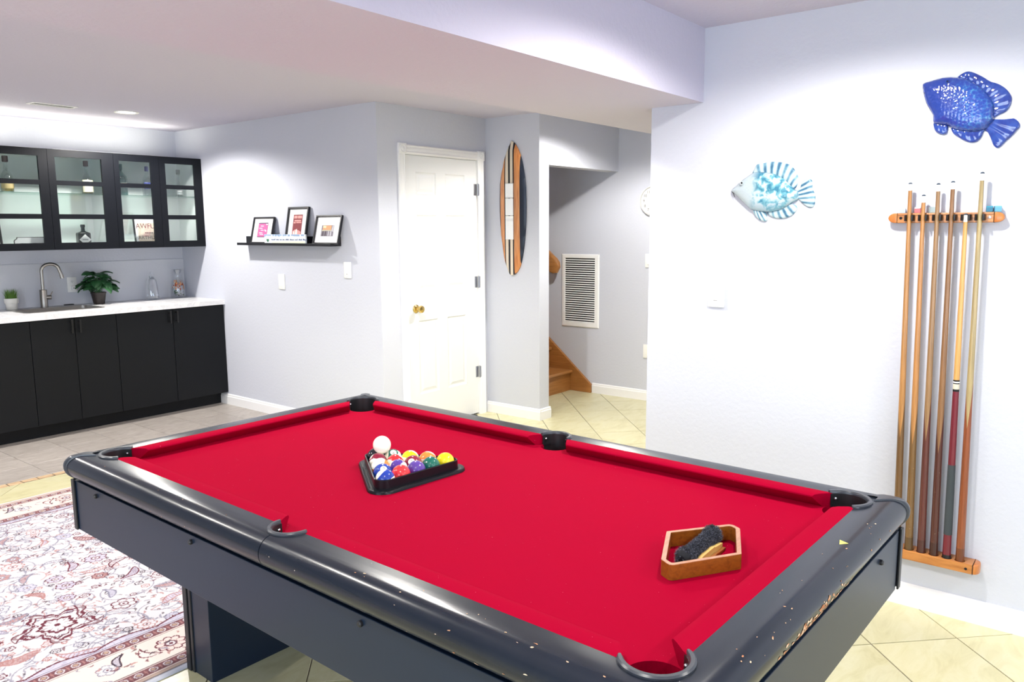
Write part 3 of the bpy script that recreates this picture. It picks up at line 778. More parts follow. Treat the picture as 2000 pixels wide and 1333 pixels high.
def brush():
    x0, y0 = tworld(-.094, -.824); x1, y1 = tworld(.090, -.812)
    ang = math.atan2(y1-y0, x1-x0); L = math.hypot(x1-x0, y1-y0)
    t = thing('table_brush', 'pool table brush with black bristles and a yellow wooden back in the diamond rack', 'brush', ((x0+x1)/2, (y0+y1)/2, bed), ang)
    H = L/2
    # wooden back seen on the near side, lying on its edge
    bm = B(); prof = [(-H*.62, 0), (H*.72, 0), (H*.80, .006), (H*.80, .014), (H*.3, .019), (H*.26, .022), (-H*.50, .022), (-H*.62, .017)]
    rings = [[(x, y, .003+z*.95) for x, z in prof] for y in (-.024, -.014)]
    ring_loft(bm, rings); obj('wooden_back', bm, M['wood_brush'], t)
    bm = B(); rings = [[(x, y, .001+z*.42) for x, z in prof] for y in (-.032, -.0245)]; ring_loft(bm, rings); obj('handle_lip', bm, M['wood_diamond'], t)
    # fuzzy body: core plus many short hairs
    core = []
    for k in range(33):
        u = -1+2*k/32; x = H*1.02*u; r = .0165+.004*math.exp(-((abs(u)-.82)/.13)**2)
        z = .0245+.004*math.exp(-((abs(u)-.85)/.15)**2); core.append((x, .004, z, r*(1 if abs(u) < .97 else .62)))
    bm = B(); tube(bm, [(x, y, z) for x, y, z, r in core], [r for *_, r in core], 18)
    R = random.Random(3)
    for v in bm.verts: v.co += Vector([R.uniform(-.0012, .0012) for _ in range(3)])
    obj('bristle_core', bm, mat('bristle_core_black', (.010, .010, .013), .9), t, True)
    bm = B()
    for i in range(15000):
        k = R.uniform(0, 31.99); a = int(k); f = k-a; x, y, z, r = [core[a][q]*(1-f)+core[a+1][q]*f for q in range(4)]
        th = R.uniform(-.6, PI+.7); n = Vector((R.uniform(-.25, .25), math.cos(th), math.sin(th))).normalized()
        if k < 1.2 or k > 30.8: n = Vector((-1 if k < 16 else 1, n.y*.7, n.z*.7)).normalized()
        p = Vector((x, y, z))+n*r*.95; ln = R.uniform(.003, .0085); s = Vector((R.uniform(-1, 1), R.uniform(-1, 1), R.uniform(-1, 1))).cross(n).normalized()*.00042
        tip = p+n*ln+Vector((R.uniform(-1, 1), R.uniform(-1, 1), R.uniform(-1, .6)))*.0016
        if tip.z < .001: continue
        bm.faces.new([bm.verts.new(q) for q in (p-s, p+s, tip)])
    hm = mat('bristle_black', (.050, .054, .070), .6); q_ = NT(hm); q_.l(q_.ramp(q_.noise(q_.coord(), 260, 2, .6), [(.38, (.008, .009, .012)), (.52, (.05, .055, .075)), (.66, (.24, .25, .32))]), q_.b.inputs['Base Color'])
    stuff(obj('bristles', bm, hm, t))
    # the two curled tufts at the ends leave a dark hollow
    for s in (-1, 1):
        bm = B(); lathe(bm, [(.0045, .0), (.0052, .0015), (.004, .0032), (.001, .0012)], s*H*.83, .004, 12); bm.transform(Matrix.Translation((0, 0, .0500))); obj('bristle_hollow', bm, M['dark_gap'], t, True)
brush()

# ================================================================ KITCHEN
YF = 6.18                       # front of the base doors
def bar_handle(parent, x, y, z0, z1):
    bm = B(); box(bm, x-.006, x+.006, y-.030, y-.022, z0, z1, .0015); box(bm, x-.005, x+.005, y-.023, y, z0+.008, z0+.018); box(bm, x-.005, x+.005, y-.023, y, z1-.018, z1-.008)
    return obj('handle', bm, M['handle_black'], parent)
def base_cabinet(x0, x1, doors, label):
    t = thing('base_cabinet', label, 'cabinet', (x0, YF, 0), group='black base cabinets'); w = x1-x0
    bm = B(); box(bm, .001, .018, .021, .60, .105, .88); box(bm, w-.018, w-.001, .021, .60, .105, .88); box(bm, .018, w-.018, .021, .60, .105, .122); box(bm, .018, w-.018, .59, .60, .122, .88); box(bm, .018, w-.018, .021, .036, .80, .88); obj('carcass', bm, M['black_cab'], t)
    bm = B(); box(bm, 0, w, .106, .122, 0, .105); obj('toe_kick', bm, M['black_cab'], t)
    for a, b, hx in doors:
        bm = B(); box(bm, a-x0+.0018, b-x0-.0018, 0, .019, .108, .873, .0012); d = obj('door', bm, M['black_cab'], t); bar_handle(d, hx-x0, 0, .765, .862)
base_cabinet(2.855, 3.775, [(2.855, 3.312, 3.283), (3.312, 3.775, 3.341)], 'black base cabinet with two wide doors at the right end of the worktop')
base_cabinet(2.243, 2.855, [(2.243, 2.548, 2.520), (2.548, 2.855, 2.578)], 'black base cabinet with two narrow doors under the sink')
base_cabinet(1.33, 2.243, [(1.33, 1.786, 1.757), (1.786, 2.243, 1.815)], 'black base cabinet cut off by the left edge of the picture')
SX0, SX1, SY0, SY1 = 2.285, 2.852, 6.335, 6.735
bm = B(); hx0, hx1, hy0, hy1 = SX0+.02, SX1-.02, SY0+.02, SY1-.09
for q in ((1.33, hx0, 6.160, YK-.007), (hx1, XP, 6.160, YK-.007), (hx0, hx1, 6.160, hy0), (hx0, hx1, hy1, YK-.007)): box(bm, q[0], q[1], q[2], q[3], .881, .919)
bmesh.ops.remove_doubles(bm, verts=bm.verts[:], dist=1e-5)
tag(obj('worktop', bm, M['marble']), 'white marbled worktop running along the black base cabinets', 'worktop')
def sink():
    t = thing('sink', 'drop-in stainless steel sink in the white worktop', 'sink', (SX0, SY0, .919)); w, d = SX1-SX0, SY1-SY0
    bm = B(); R = lambda a, r, z, b=0: [(x, y, z) for x, y in rounded([(a, a), (w-a, a), (w-a, d-a-b), (a, d-a-b)], r, 5)]
    ring_loft(bm, [R(0, .018, .0), R(0, .018, .003), R(.004, .018, .0045), R(.024, .03, .0045, .07), R(.026, .03, .002, .07), R(.030, .035, -.15, .07), R(.05, .05, -.165, .07)], False)
    bm.faces.new([bm.verts.new(p) for p in R(.05, .05, -.165, .07)]); obj('bowl', bm, M['steel_dark'], t, True, 35)
    bm = B(); lathe(bm, [(.042, -.1648), (.042, -.162), (.036, -.160), (.012, -.163)], w/2, .17, 24); obj('drain', bm, M['chrome'], t, True)
sink()
def faucet():
    t = thing('faucet', 'brushed gooseneck faucet with a side lever behind the sink', 'faucet', (2.548, 6.693, .9235), math.radians(-22))
    bm = B(); lathe(bm, [(.029, 0), (.029, .004), (.0260, .006), (.0260, .136), (.0245, .139), (.014, .140)]); obj('body', bm, M['steel'], t, True)
    pts = [(0, 0, .125), (0, 0, .20), (0, 0, .285)]
    for k in range(1, 13):
        a = math.radians(180-k*150/12); pts.append((.062+.062*math.cos(a), 0, .285+.052*math.sin(a)))
    pts.append((pts[-1][0]+.020, 0, pts[-1][2]-.05)); pts[-1] = (.138, 0, .235)
    bm = B(); tube(bm, pts, .0125, 14); obj('spout', bm, M['steel'], t, True)
    e = pts[-1]; bm = B(); tube(bm, [(e[0]-.006, 0, e[2]+.02), (e[0]+.001, 0, e[2]-.012)], .0140, 14); obj('aerator', bm, M['steel'], t, True)
    bm = B(); tube(bm, [(.018, 0, .078), (.052, 0, .078), (.054, 0, .078)], [.0165, .0165, .014], 14); l = obj('lever_hub', bm, M['steel'], t, True)
    bm = B(); tube(bm, [(.045, 0, .088), (.054, 0, .105), (.064, 0, .124)], [.004, .0035, .003], 8); obj('lever', bm, M['steel'], l, True)
faucet()
bm = B(); R = rounded([(-.035, -.022), (.035, -.022), (.035, .022), (-.035, .022)], .012, 4); prism(bm, R, 0, .010, bev=.002); o = obj('soap_dish', bm, M['rubber'], None); o.location = (2.757, 6.760, .9195)
tag(o, 'small flat black soap dish lying behind the sink bowl', 'soap dish')

# grass pot, leafy plant -------------------------------------------
def grass_pot():
    t = thing('potted_grass', 'short green grass plant in a white stepped pot at the left edge', 'plant', (2.335, 6.735, .92))
    bm = B(); lathe(bm, [(.001, .001), (.033, .001), (.036, .004), (.042, .050), (.046, .0505), (.048, .053), (.049, .088), (.045, .089), (.043, .080), (.001, .080)], seg=28); obj('pot', bm, M['pot_white'], t, True)
    bm = B(); lathe(bm, [(.001, .078), (.043, .079), (.043, .0815), (.001, .084)]); obj('soil', bm, M['soil'], t)
    bm = B(); R = random.Random(4)
    for i in range(230):
        a = R.uniform(0, 2*PI); r = .036*math.sqrt(R.random()); p = Vector((r*math.cos(a), r*math.sin(a), .080)); L = R.uniform(.045, .095); lean = R.uniform(0, .5)*(r/.036+.3); d = Vector((math.cos(a), math.sin(a), 0)); s = Vector((-d.y, d.x, 0)).lerp(Vector((R.uniform(-1, 1), R.uniform(-1, 1), 0)), .5).normalized()*.0022
        prev = None
        for k in range(4):
            f = k/3; c = p+Vector((0, 0, L*f*(1-.25*lean*f)))+d*lean*L*f*f*.8; w = (1-f)**.7
            cur = [bm.verts.new(c-s*w), bm.verts.new(c+s*w)] if k < 3 else [bm.verts.new(c)]
            if prev: bm.faces.new((prev[0], prev[1], *cur[::-1]))
            prev = cur
    stuff(obj('grass_blades', bm, M['grass'], t))
grass_pot()
def leafy_plant():
    t = thing('potted_plant', 'leafy green houseplant in a dark brown pot beside the sink', 'plant', (2.955, 6.67, .92))
    bm = B(); lathe(bm, [(.001, .001), (.040, .001), (.042, .003), (.055, .085), (.058, .086), (.059, .098), (.054, .098), (.051, .086), (.001, .086)], seg=28); obj('pot', bm, M['pot_black'], t, True)
    bm = B(); lathe(bm, [(.001, .085), (.051, .0855), (.051, .088), (.001, .091)]); obj('soil', bm, M['soil'], t)
    R = random.Random(9); stems = B()
    def leaf_mesh(sz):
        bm = B(); n = 9; rows = []
        for k in range(n):
            f = k/(n-1); w = .55*math.sin(PI*min(1, f**.62))**.7*.92*(1-.15*f)+.002; z = .10*math.sin(PI*f)-.16*f*f
            rows.append([(sz*f, sz*w*s*.92, sz*(z-.10*abs(s)+.0)) for s in (-1, -.5, 0, .5, 1)])
        ring_loft(bm, rows, False, False); me = bpy.data.meshes.new('leaf'); bm.to_mesh(me); bm.free(); me.polygons.foreach_set('use_smooth', [True]*len(me.polygons)); return me
    lms = [leaf_mesh(s) for s in (.078, .090, .102)]
    for me in lms: me.materials.append(M['leaf'])
    for i in range(44):
        a = R.uniform(0, 2*PI); el = R.uniform(.05, 1.25); rad = R.uniform(.07, .125)
        tip = Vector((math.cos(a)*rad*math.cos(el)*1.05, math.sin(a)*rad*math.cos(el)*.75, .135+.125*math.sin(el)+R.uniform(-.01, .01)))
        if tip.y > .075: tip.y = .075
        b = Vector((R.uniform(-.02, .02), R.uniform(-.02, .02), .088))
        mid = b.lerp(tip, .5)+Vector((0, 0, .02)); tube(stems, [b, b.lerp(mid, .6), mid, mid.lerp(tip, .6), tip], .0014, 5)
        o = bpy.data.objects.new('leaf', lms[i % 3]); COL.objects.link(o); o.parent = t
        dr = math.atan2(tip.y, tip.x); o.location = tip-Vector((math.cos(dr), math.sin(dr), 0))*.02
        o.rotation_euler = (R.uniform(-.5, .5), R.uniform(.0, .55) - .25*(el > .9), dr+R.uniform(-.4, .4))
    obj('stems', stems, M['leaf2'], t)
leafy_plant()
def decanter():
    t = thing('glass_decanter', 'clear glass decanter with a ball stopper on the worktop', 'decanter', (3.420, 6.70, .92))
    bm = B(); lathe(bm, [(.001, .002), (.052, .002), (.055, .008), (.053, .05), (.046, .12), (.038, .172), (.028, .186), (.022, .192), (.022, .200)], cap=False, seg=32); obj('body', bm, M['decanter'], t, True)
    bm = B(); lathe(bm, [(.014, .178), (.016, .194), (.022, .202), (.021, .207), (.010, .212), (.013, .220), (.015, .229), (.011, .240), (.001, .243)], seg=20); obj('stopper', bm, M['decanter'], t, True)
decanter()
def carafe():
    t = thing('flower_carafe', 'glass carafe painted with orange flowers near the corner of the worktop', 'carafe', (3.668, 6.715, .92))
    prof = [(.001, .003), (.042, .003), (.046, .010), (.050, .06), (.047, .105), (.034, .145), (.023, .170), (.020, .190), (.024, .215), (.036, .248), (.0375, .249), (.025, .216)]
    bm = B(); lathe(bm, prof, cap=False, seg=32); obj('glass', bm, M['decanter'], t, True)
    R = random.Random(12); fl = {'orange_flowers': (B(), (.75, .26, .05)), 'dark_red_flowers': (B(), (.28, .04, .02)), 'dark_leaves': (B(), (.04, .09, .035)), 'cream_flowers': (B(), (.75, .62, .42))}
    def rad(z):
        for (r0, z0), (r1, z1) in zip(prof, prof[1:]):
            if z0 <= z <= z1 and z1 > z0: return r0+(r1-r0)*(z-z0)/(z1-z0)
        return .02
    for i in range(120):
        nm = R.choices(list(fl), [5, 3, 4, 2])[0]; z = R.uniform(.075, .155) if 'leaves' not in nm else R.uniform(.012, .09); a = R.uniform(0, 2*PI); r = rad(z)+.0006; s = R.uniform(.004, .010)
        bmq = fl[nm][0]; pts = []
        for k in range(7):
            q = k*2*PI/7; rr = s*(1 if k % 2 else .65); aa = a+rr*math.cos(q)/r; zz = z+rr*math.sin(q); r3 = rad(zz)+.0007; pts.append(bmq.verts.new((r3*math.cos(aa), r3*math.sin(aa), zz)))
        bmq.faces.new(pts)
    for nm, (b, c) in fl.items(): stuff(obj(nm, b, mat('carafe_'+nm, c, .4), t))
carafe()

# outlet with a plugged-in adaptor ----------------------------------
def plate(name, label, cat, loc, rz, w, h, kind):
    t = thing(name, label, cat, loc, rz)
    bm = B(); box(bm, -w/2, w/2, -.0090, 0, -h/2, h/2, .0025); obj('cover_plate', bm, M['plate'], t, True)
    if kind == 'rocker':
        bm = B(); box(bm, -w*.23, w*.23, -.0125, -.005, -h*.29, h*.29, .0015); obj('rocker', bm, M['plate'], t)
    if kind == 'remote':
        bm = B(); box(bm, -w*.24, w*.24, -.0115, -.005, -h*.36, h*.36, .0015); obj('dimmer_pad', bm, M['plate'], t)
        bm = B(); box(bm, -.010, .008, -.0119, -.0112, -h*.27, -h*.235); obj('indicator_mark', bm, mat('grey_mark', (.35, .35, .36), .5), t)
    if kind == 'outlet':
        for z in (h*.22, -h*.22):
            bm = B(); prism(bm, rounded([(-.017, z-.014), (.017, z-.014), (.017, z+.014), (-.017, z+.014)], .008, 4), -.0108, -.008, 'xz'); s = obj('socket', bm, M['plate'], t)
            bm = B(); [box(bm, x-.001, x+.001, -.0112, -.0104, z-.003, z+.005) for x in (-.006, .006)]; box(bm, -.002, .002, -.0112, -.0104, z-.009, z-.006); obj('slots', bm, M['plate_dark'], s)
        bm = B(); box(bm, -.014, .018, -.034, -.008, -h*.36, -h*.08, .003); p = obj('plugged_adaptor', bm, mat('adaptor_white', (.92, .92, .93), .3), t)
        bm = B(); box(bm, -.0035, .0045, -.0346, -.0338, -h*.25, -h*.20); obj('adaptor_port', bm, M['plate_dark'], p)
    return t
plate('wall_outlet', 'white double outlet with a small adaptor plugged in, behind the faucet', 'outlet', (2.806, YK-.0062, 1.083), 0, .074, .122, 'outlet')
plate('light_switch', 'white blank switch plate low on the wall left of the other plate, under the ledge', 'switch', (XP, 5.327, 1.107), RFACE, .074, .120, 'rocker')
plate('light_switch', 'white switch plate with a tiny grey mark, nearest the outer corner under the picture ledge', 'switch', (XP, 4.524, 1.221), RFACE, .074, .118, 'remote')
plate('light_switch', 'white dimmer plate on the bright wall below the pale fish', 'switch', (XR, 1.486, 1.222), RFACE, .078, .122, 'remote')
plate('light_switch', 'sliver of a white switch plate on the hall wall below the clock', 'switch', (XN, 3.325, 1.230), RFACE, .074, .118, 'rocker')
plate('wall_outlet', 'sliver of a white outlet plate low on the hall wall', 'outlet', (XN, 3.330, .44), RFACE, .074, .118, 'none')

# upper cabinets ----------------------------------------------------
UY, UZ0, UZ1 = 6.403, 1.374, 2.120
GZ = [(1.427, 1.605), (1.641, 1.856), (1.890, 2.064)]
def upper_cabinet(x0, x1, doors, label):
    t = thing('wall_cabinet', label, 'cabinet', (x0, UY, UZ0), group='black glass-fronted wall cabinets'); w = x1-x0; h = UZ1-UZ0; d = YK-UY
    bm = B(); box(bm, .0, .006, .021, d, 0, h); box(bm, w-.006, w, .021, d, 0, h); box(bm, .006, w-.006, .021, d, 0, .006); box(bm, .006, w-.006, .021, d, h-.006, h); obj('carcass', bm, M['black_cab2'], t)
    bm = B(); box(bm, .006, .016, .022, d-.012, .006, h-.006); box(bm, w-.016, w-.006, .022, d-.012, .006, h-.006); box(bm, .016, w-.016, .022, d-.012, .006, .018); box(bm, .016, w-.016, .022, d-.012, h-.018, h-.006); box(bm, .006, w-.006, d-.012, d-.002, .006, h-.006); obj('interior', bm, M['cab_inner'], t)
    bm = B(); box(bm, .0165, w-.0165, .045, d-.013, 1.800-UZ0-.006, 1.800-UZ0); obj('glass_shelf', bm, M['shelf_glass'], t)
    for a, b, g0, g1 in doors:
        a, b, g0, g1 = a-x0+.0012, b-x0-.0012, g0-x0, g1-x0; bm = B(); z0, z1 = .001, h-.001
        box(bm, a, g0, 0, .02, z0, z1); box(bm, g1, b, 0, .02, z0, z1)
        zz = [z0]+[q-UZ0 for p in GZ for q in p]+[z1]
        for k in range(0, 8, 2): box(bm, g0, g1, .001 if 0 < k < 6 else 0, .02, zz[k], zz[k+1])
        dr = obj('glazed_door', bm, M['black_cab2'], t)
        for c, e in GZ: bm = B(); box(bm, g0-.004, g1+.004, .010, .013, c-UZ0-.004, e-UZ0+.004); obj('glass_pane', bm, M['pane'], dr)
upper_cabinet(2.062, 3.030, [(2.062, 2.546, 2.120, 2.482), (2.546, 3.030, 2.598, 2.937)], 'black wall cabinet holding a black bottle, its glass doors to the left')
upper_cabinet(3.030, 3.777, [(3.030, 3.398, 3.072, 3.330), (3.398, 3.777, 3.452, 3.708)], 'black wall cabinet with a framed print inside, ending at the corner')
upper_cabinet(1.094, 2.062, [(1.094, 1.578, 1.150, 1.520), (1.578, 2.062, 1.635, 2.000)], 'black wall cabinet beyond the left edge of the picture')
# warm strip lights inside the cabinets, as the glowing lower shelves show
def cab_light(x, w, e):
    l = bpy.data.lights.new('cabinet_strip_light', 'AREA'); l.shape = 'RECTANGLE'; l.size = w; l.size_y = .02; l.energy = e; l.color = (1, .98, .88)
    o = bpy.data.objects.new('cabinet_strip_light', l); COL.objects.link(o); o.location = (x, UY+.045, 1.780); o.rotation_euler = (math.radians(25), 0, 0)
cab_light(2.55, .85, 1.5); cab_light(3.40, .62, 1.2)
# unseen light strips added on top of the cabinets to make the ceiling glow
def added_top_strip(x, w):
    t = thing('added_light_strip', 'slim light strip added out of sight on top of the %s wall cabinets' % ('left' if x < 2.5 else 'right'), 'light', (x, UY+.16, UZ1))
    bm = B(); box(bm, -w/2, w/2, -.015, .015, .0005, .014, .002); obj('housing', bm, M['white'], t)
    l = bpy.data.lights.new('added_strip_glow', 'AREA'); l.shape = 'RECTANGLE'; l.size = w; l.size_y = .02; l.energy = TOPW*w; l.color = (1, .97, .80)
    o = bpy.data.objects.new('added_strip_glow', l); COL.objects.link(o); o.location = (x, UY+.16, UZ1+.017); o.rotation_euler = (PI, 0, 0)
TOPW = 5.5
added_top_strip(1.9, 1.3); added_top_strip(3.10, .9)

def bottle(name, label, x, y, z, prof, m, cork=None, liquid=None, lab=None, rz=0, cat='bottle', square=None):
    t = thing(name, label, cat, (x, y, z), rz)
    bm = B()
    if square:
        w, d = square; rings = []
        for r, zz in prof:
            k = min(1, r/max(p[0] for p in prof)); q = rounded([(-w*k, -d*k), (w*k, -d*k), (w*k, d*k), (-w*k, d*k)], min(w, d)*k*(.35 if k > .6 else .95), 6); rings.append([(a, b, zz) for a, b in q])
        ring_loft(bm, rings, True)
    else: lathe(bm, prof, cap=False, seg=28)
    obj('body', bm, m, t, True)
    if cork: c0, c1, r, cm = cork; bm = B(); lathe(bm, [(r*.9, c0), (r, c0+.002), (r, c1-.002), (r*.9, c1)]); obj('cap', bm, cm, t, True)
    if liquid:
        r, z0, z1, lm = liquid; bm = B(); lathe(bm, [(.001, z0), (r, z0), (r, z1), (.001, z1)], cap=False); obj('liquid', bm, lm, t, True)
    if lab:
        r, z0, z1, span, c = lab; bm = B(); n = 14; ring_loft(bm, [[(r*math.cos(a), r*math.sin(a), q) for a in [(-PI/2-span+2*span*k/n) for k in range(n+1)]] for q in (z0, z1)], False, False); obj('label_paper', bm, c, t, True)
    return t
round_prof = [(.001, .003), (.038, .003), (.042, .008), (.043, .100), (.040, .118), (.027, .142), (.0160, .160), (.0145, .214), (.0165, .216), (.0165, .226)]
cream = mat('cream_label', (.86, .80, .60), .6); gold = mat('gold_label', (.78, .60, .28), .6); blue = mat('blue_label', (.03, .05, .30), .5); cork = mat('dark_stopper', (.05, .03, .025), .5); tealm = mat('teal_cap', (.01, .10, .10), .4); gcap = mat('grey_green_cap', (.16, .20, .16), .5)
yb = UY+.17; zs = 1.8005
bottle('liquor_bottle', 'round clear bottle with a gold label on the glass shelf at the left edge', 2.325, yb, zs, round_prof, M['bottle_clear'], (.218, .262, .0195, cork), (.039, .008, .078, M['whisky']), (.0438, .026, .088, 1.3, gold))
bottle('liquor_bottle', 'round clear bottle with a cream label on the glass shelf of the second door', 2.905, yb+.03, zs, round_prof, M['bottle_clear'], (.218, .262, .018, mat('plum_stopper', (.10, .05, .05), .5)), (.039, .008, .1, M['whisky']), (.0438, .018, .112, 1.2, cream))
bottle('liquor_bottle', 'teal glass bottle behind the third cabinet door', 3.160, yb, zs, [(.001, .002), (.046, .002), (.048, .006), (.048, .13), (.044, .15), (.026, .176), (.0145, .19), (.0140, .215)], M['bottle_teal'], (.205, .250, .0165, tealm), None, (.0488, .062, .098, .8, cream))
bottle('liquor_bottle', 'clear bottle with a dark blue label behind the right edge of the third door', 3.395, yb+.03, zs, [(.001, .002), (.036, .002), (.040, .006), (.042, .10), (.036, .14), (.020, .172), (.0135, .19), (.0130, .215)], M['bottle_clear'], (.205, .245, .0155, blue), None, (.0428, .060, .112, 1.1, blue))
bottle('liquor_bottle', 'slim clear bottle with a grey-green cap behind the fourth door', 3.672, yb+.03, zs, [(.001, .002), (.030, .002), (.033, .006), (.034, .04), (.026, .08), (.019, .13), (.0150, .17), (.0145, .20)], M['bottle_clear'], (.192, .232, .0165, gcap), None, (.0335, .020, .055, 1.2, M['white']))
blk = mat('black_bottle_glass', (.012, .016, .018), .12, coat=.3)
tb = bottle('liquor_bottle', 'square-shouldered black bottle with a white diamond label on the cabinet floor', 2.832, yb, UZ0+.0185, [(.96, .001), (1, .004), (1, .098), (.95, .106), (.55, .116), (.30, .122), (.28, .150), (.36, .151), (.36, .170), (.30, .172)], blk, None, None, None, 0, 'bottle', (.048, .030))
bm = B(); prism(bm, [(0, .012), (.045, .054), (0, .096), (-.045, .054)], -.0322, -.0306, 'xz'); l = obj('diamond_label', bm, M['white'], tb)
bm = B(); [box(bm, a, a+.0042, -.0326, -.0320, .0515, .0565) for a in (-.022, -.0165, -.011, -.0055, 0, .0055, .011, .0165)]; obj('label_lettering', bm, mat('label_ink', (.1, .1, .12), .6), l)
def print_frame(name, label, loc, rx, rz, w, h, bar, depth=.018, fm='black_frame', group=None):
    """picture frame standing on its lower edge and leaning back; local x right, z up, front at -y"""
    t = thing(name, label, 'picture frame', loc, rz, group); t.rotation_euler = (-rx, 0, rz) if False else (0, 0, rz)
    def lean(bm): bm.transform(Matrix.Rotation(-rx, 4, 'X')); return bm
    bm = B(); r = [[(x, y, z) for x, z in q] for y, q in ((0, [(-w/2, 0), (w/2, 0), (w/2, h), (-w/2, h)]), (-depth, [(-w/2, 0), (w/2, 0), (w/2, h), (-w/2, h)]), (-depth, [(-w/2+bar*.7, bar*.7), (w/2-bar*.7, bar*.7), (w/2-bar*.7, h-bar*.7), (-w/2+bar*.7, h-bar*.7)]), (-depth*.55, [(-w/2+bar, bar), (w/2-bar, bar), (w/2-bar, h-bar), (-w/2+bar, h-bar)]), (0, [(-w/2+bar, bar), (w/2-bar, bar), (w/2-bar, h-bar), (-w/2+bar, h-bar)]))]
    ring_loft(bm, r+[r[0]], False); bmesh.ops.remove_doubles(bm, verts=bm.verts[:], dist=1e-6); obj('frame', lean(bm), M[fm], t)
    bm = B(); box(bm, -w/2+bar, w/2-bar, -depth*.4, -depth*.15, bar, h-bar); mt = obj('mount', lean(bm), M['matboard'], t)
    return t, mt, lambda x, z, y=-.0006: Matrix.Rotation(-rx, 4, 'X') @ Vector((x, -depth*.4+y, z)), lean, -depth*.4
def flat(parent, pts, y, m, lean, name='print', th=.0003):
    bm = B(); prism(bm, pts, y-th, y, 'xz'); return obj(name, lean(bm), m, parent)
t, mt, P3, lean, fy = print_frame('framed_print', 'black framed print with dark red lettering inside the right wall cabinet', (3.330, UY+.12, UZ0+.0185), .16, math.radians(-10), .215, .240, .014)
flat(mt, [(-.075, .03), (.075, .03), (.075, .185), (-.075, .185)], fy, mat('print_cream', (.80, .66, .55), .7), lean)
dr = mat('print_maroon', (.16, .015, .02), .7); dk = mat('print_brown', (.10, .06, .05), .7)
def ltext(body, size, m, parent, x, z, rx, yy, sx=1, **k):
    o = text(body, size, m, parent, (0, 0, 0), RX, sx=sx, ext=.0002, **k)
    o.data.transform(Matrix.Rotation(-rx, 4, 'X') @ Matrix.Translation((x, yy-.0006, z))); return o
ltext('AWFUL', .062, dr, mt, .0, .158, .16, fy, .85); [flat(mt, rounded([(a, .098), (a+.010, .098), (a+.011, .108), (a+.001, .107)], .002, 2), fy-.0006, dk, lean, 'script_stroke') for a in (-.020, -.007, .006, .019, .032)]; ltext('ARTHUR', .042, dk, mt, .0, .062, .16, fy, .95)
t, mt, P3, lean, fy = print_frame('framed_print', 'black framed picture mostly cut off at the lower left cabinet', (2.150, UY+.10, UZ0+.0185), .16, 0, .165, .205, .014)
def small_sign():
    t = thing('word_sign', 'white scalloped-corner sign with faint grey capitals in the left wall cabinet', 'sign', (2.420, UY+.085, UZ0+.0185))
    w, h = .235, .080; pl = [(-w/2, 0), (w/2, 0)]
    for k in range(7): a = k*PI/12; pl.append((w/2-.022*math.cos(a)*0-.022*(1-math.cos(PI/2-a)), h-.022+.022*math.sin(a)*.0-.0+.022*0)) if False else None
    pl += [(w/2, h-.026), (w/2-.006, h-.019), (w/2-.017, h-.012), (w/2-.021, h), (-w/2+.021, h), (-w/2+.017, h-.012), (-w/2+.006, h-.019), (-w/2, h-.026)]
    bm = B(); prism(bm, pl, -.008, 0, 'xz'); b = obj('dark_rim', bm, mat('sign_rim', (.06, .06, .06), .5), t)
    cx, cz = 0, h/2; pl2 = [(x*.965, cz+(z-cz)*.90) for x, z in pl]; bm = B(); prism(bm, pl2, -.0095, -.008, 'xz'); f = obj('sign_face', bm, M['white'], t)
    text("IT'S HAPPY HR", .026, mat('sign_grey', (.30, .30, .36), .6), f, (.002, -.0099, .026), RX)
small_sign()
bm = B()
def ceiling_vent():
    t = thing('ceiling_vent', 'slim white slotted air vent on the kitchen ceiling', 'vent', (2.44, 5.975, ZC), math.radians(2))
    bm = B(); box(bm, -.15, .15, -.055, .055, -.006, 0, .002); f = obj('frame', bm, M['white'], t)
    bm = B(); box(bm, -.128, .128, -.035, .035, -.0066, -.0055); obj('opening', bm, M['dark_gap'], f)
    for k in range(2): bm = B(); box(bm, -.128, .128, -.016+k*.024, -.012+k*.024, -.009, -.006); obj('slat', bm, M['white'], f)
ceiling_vent()

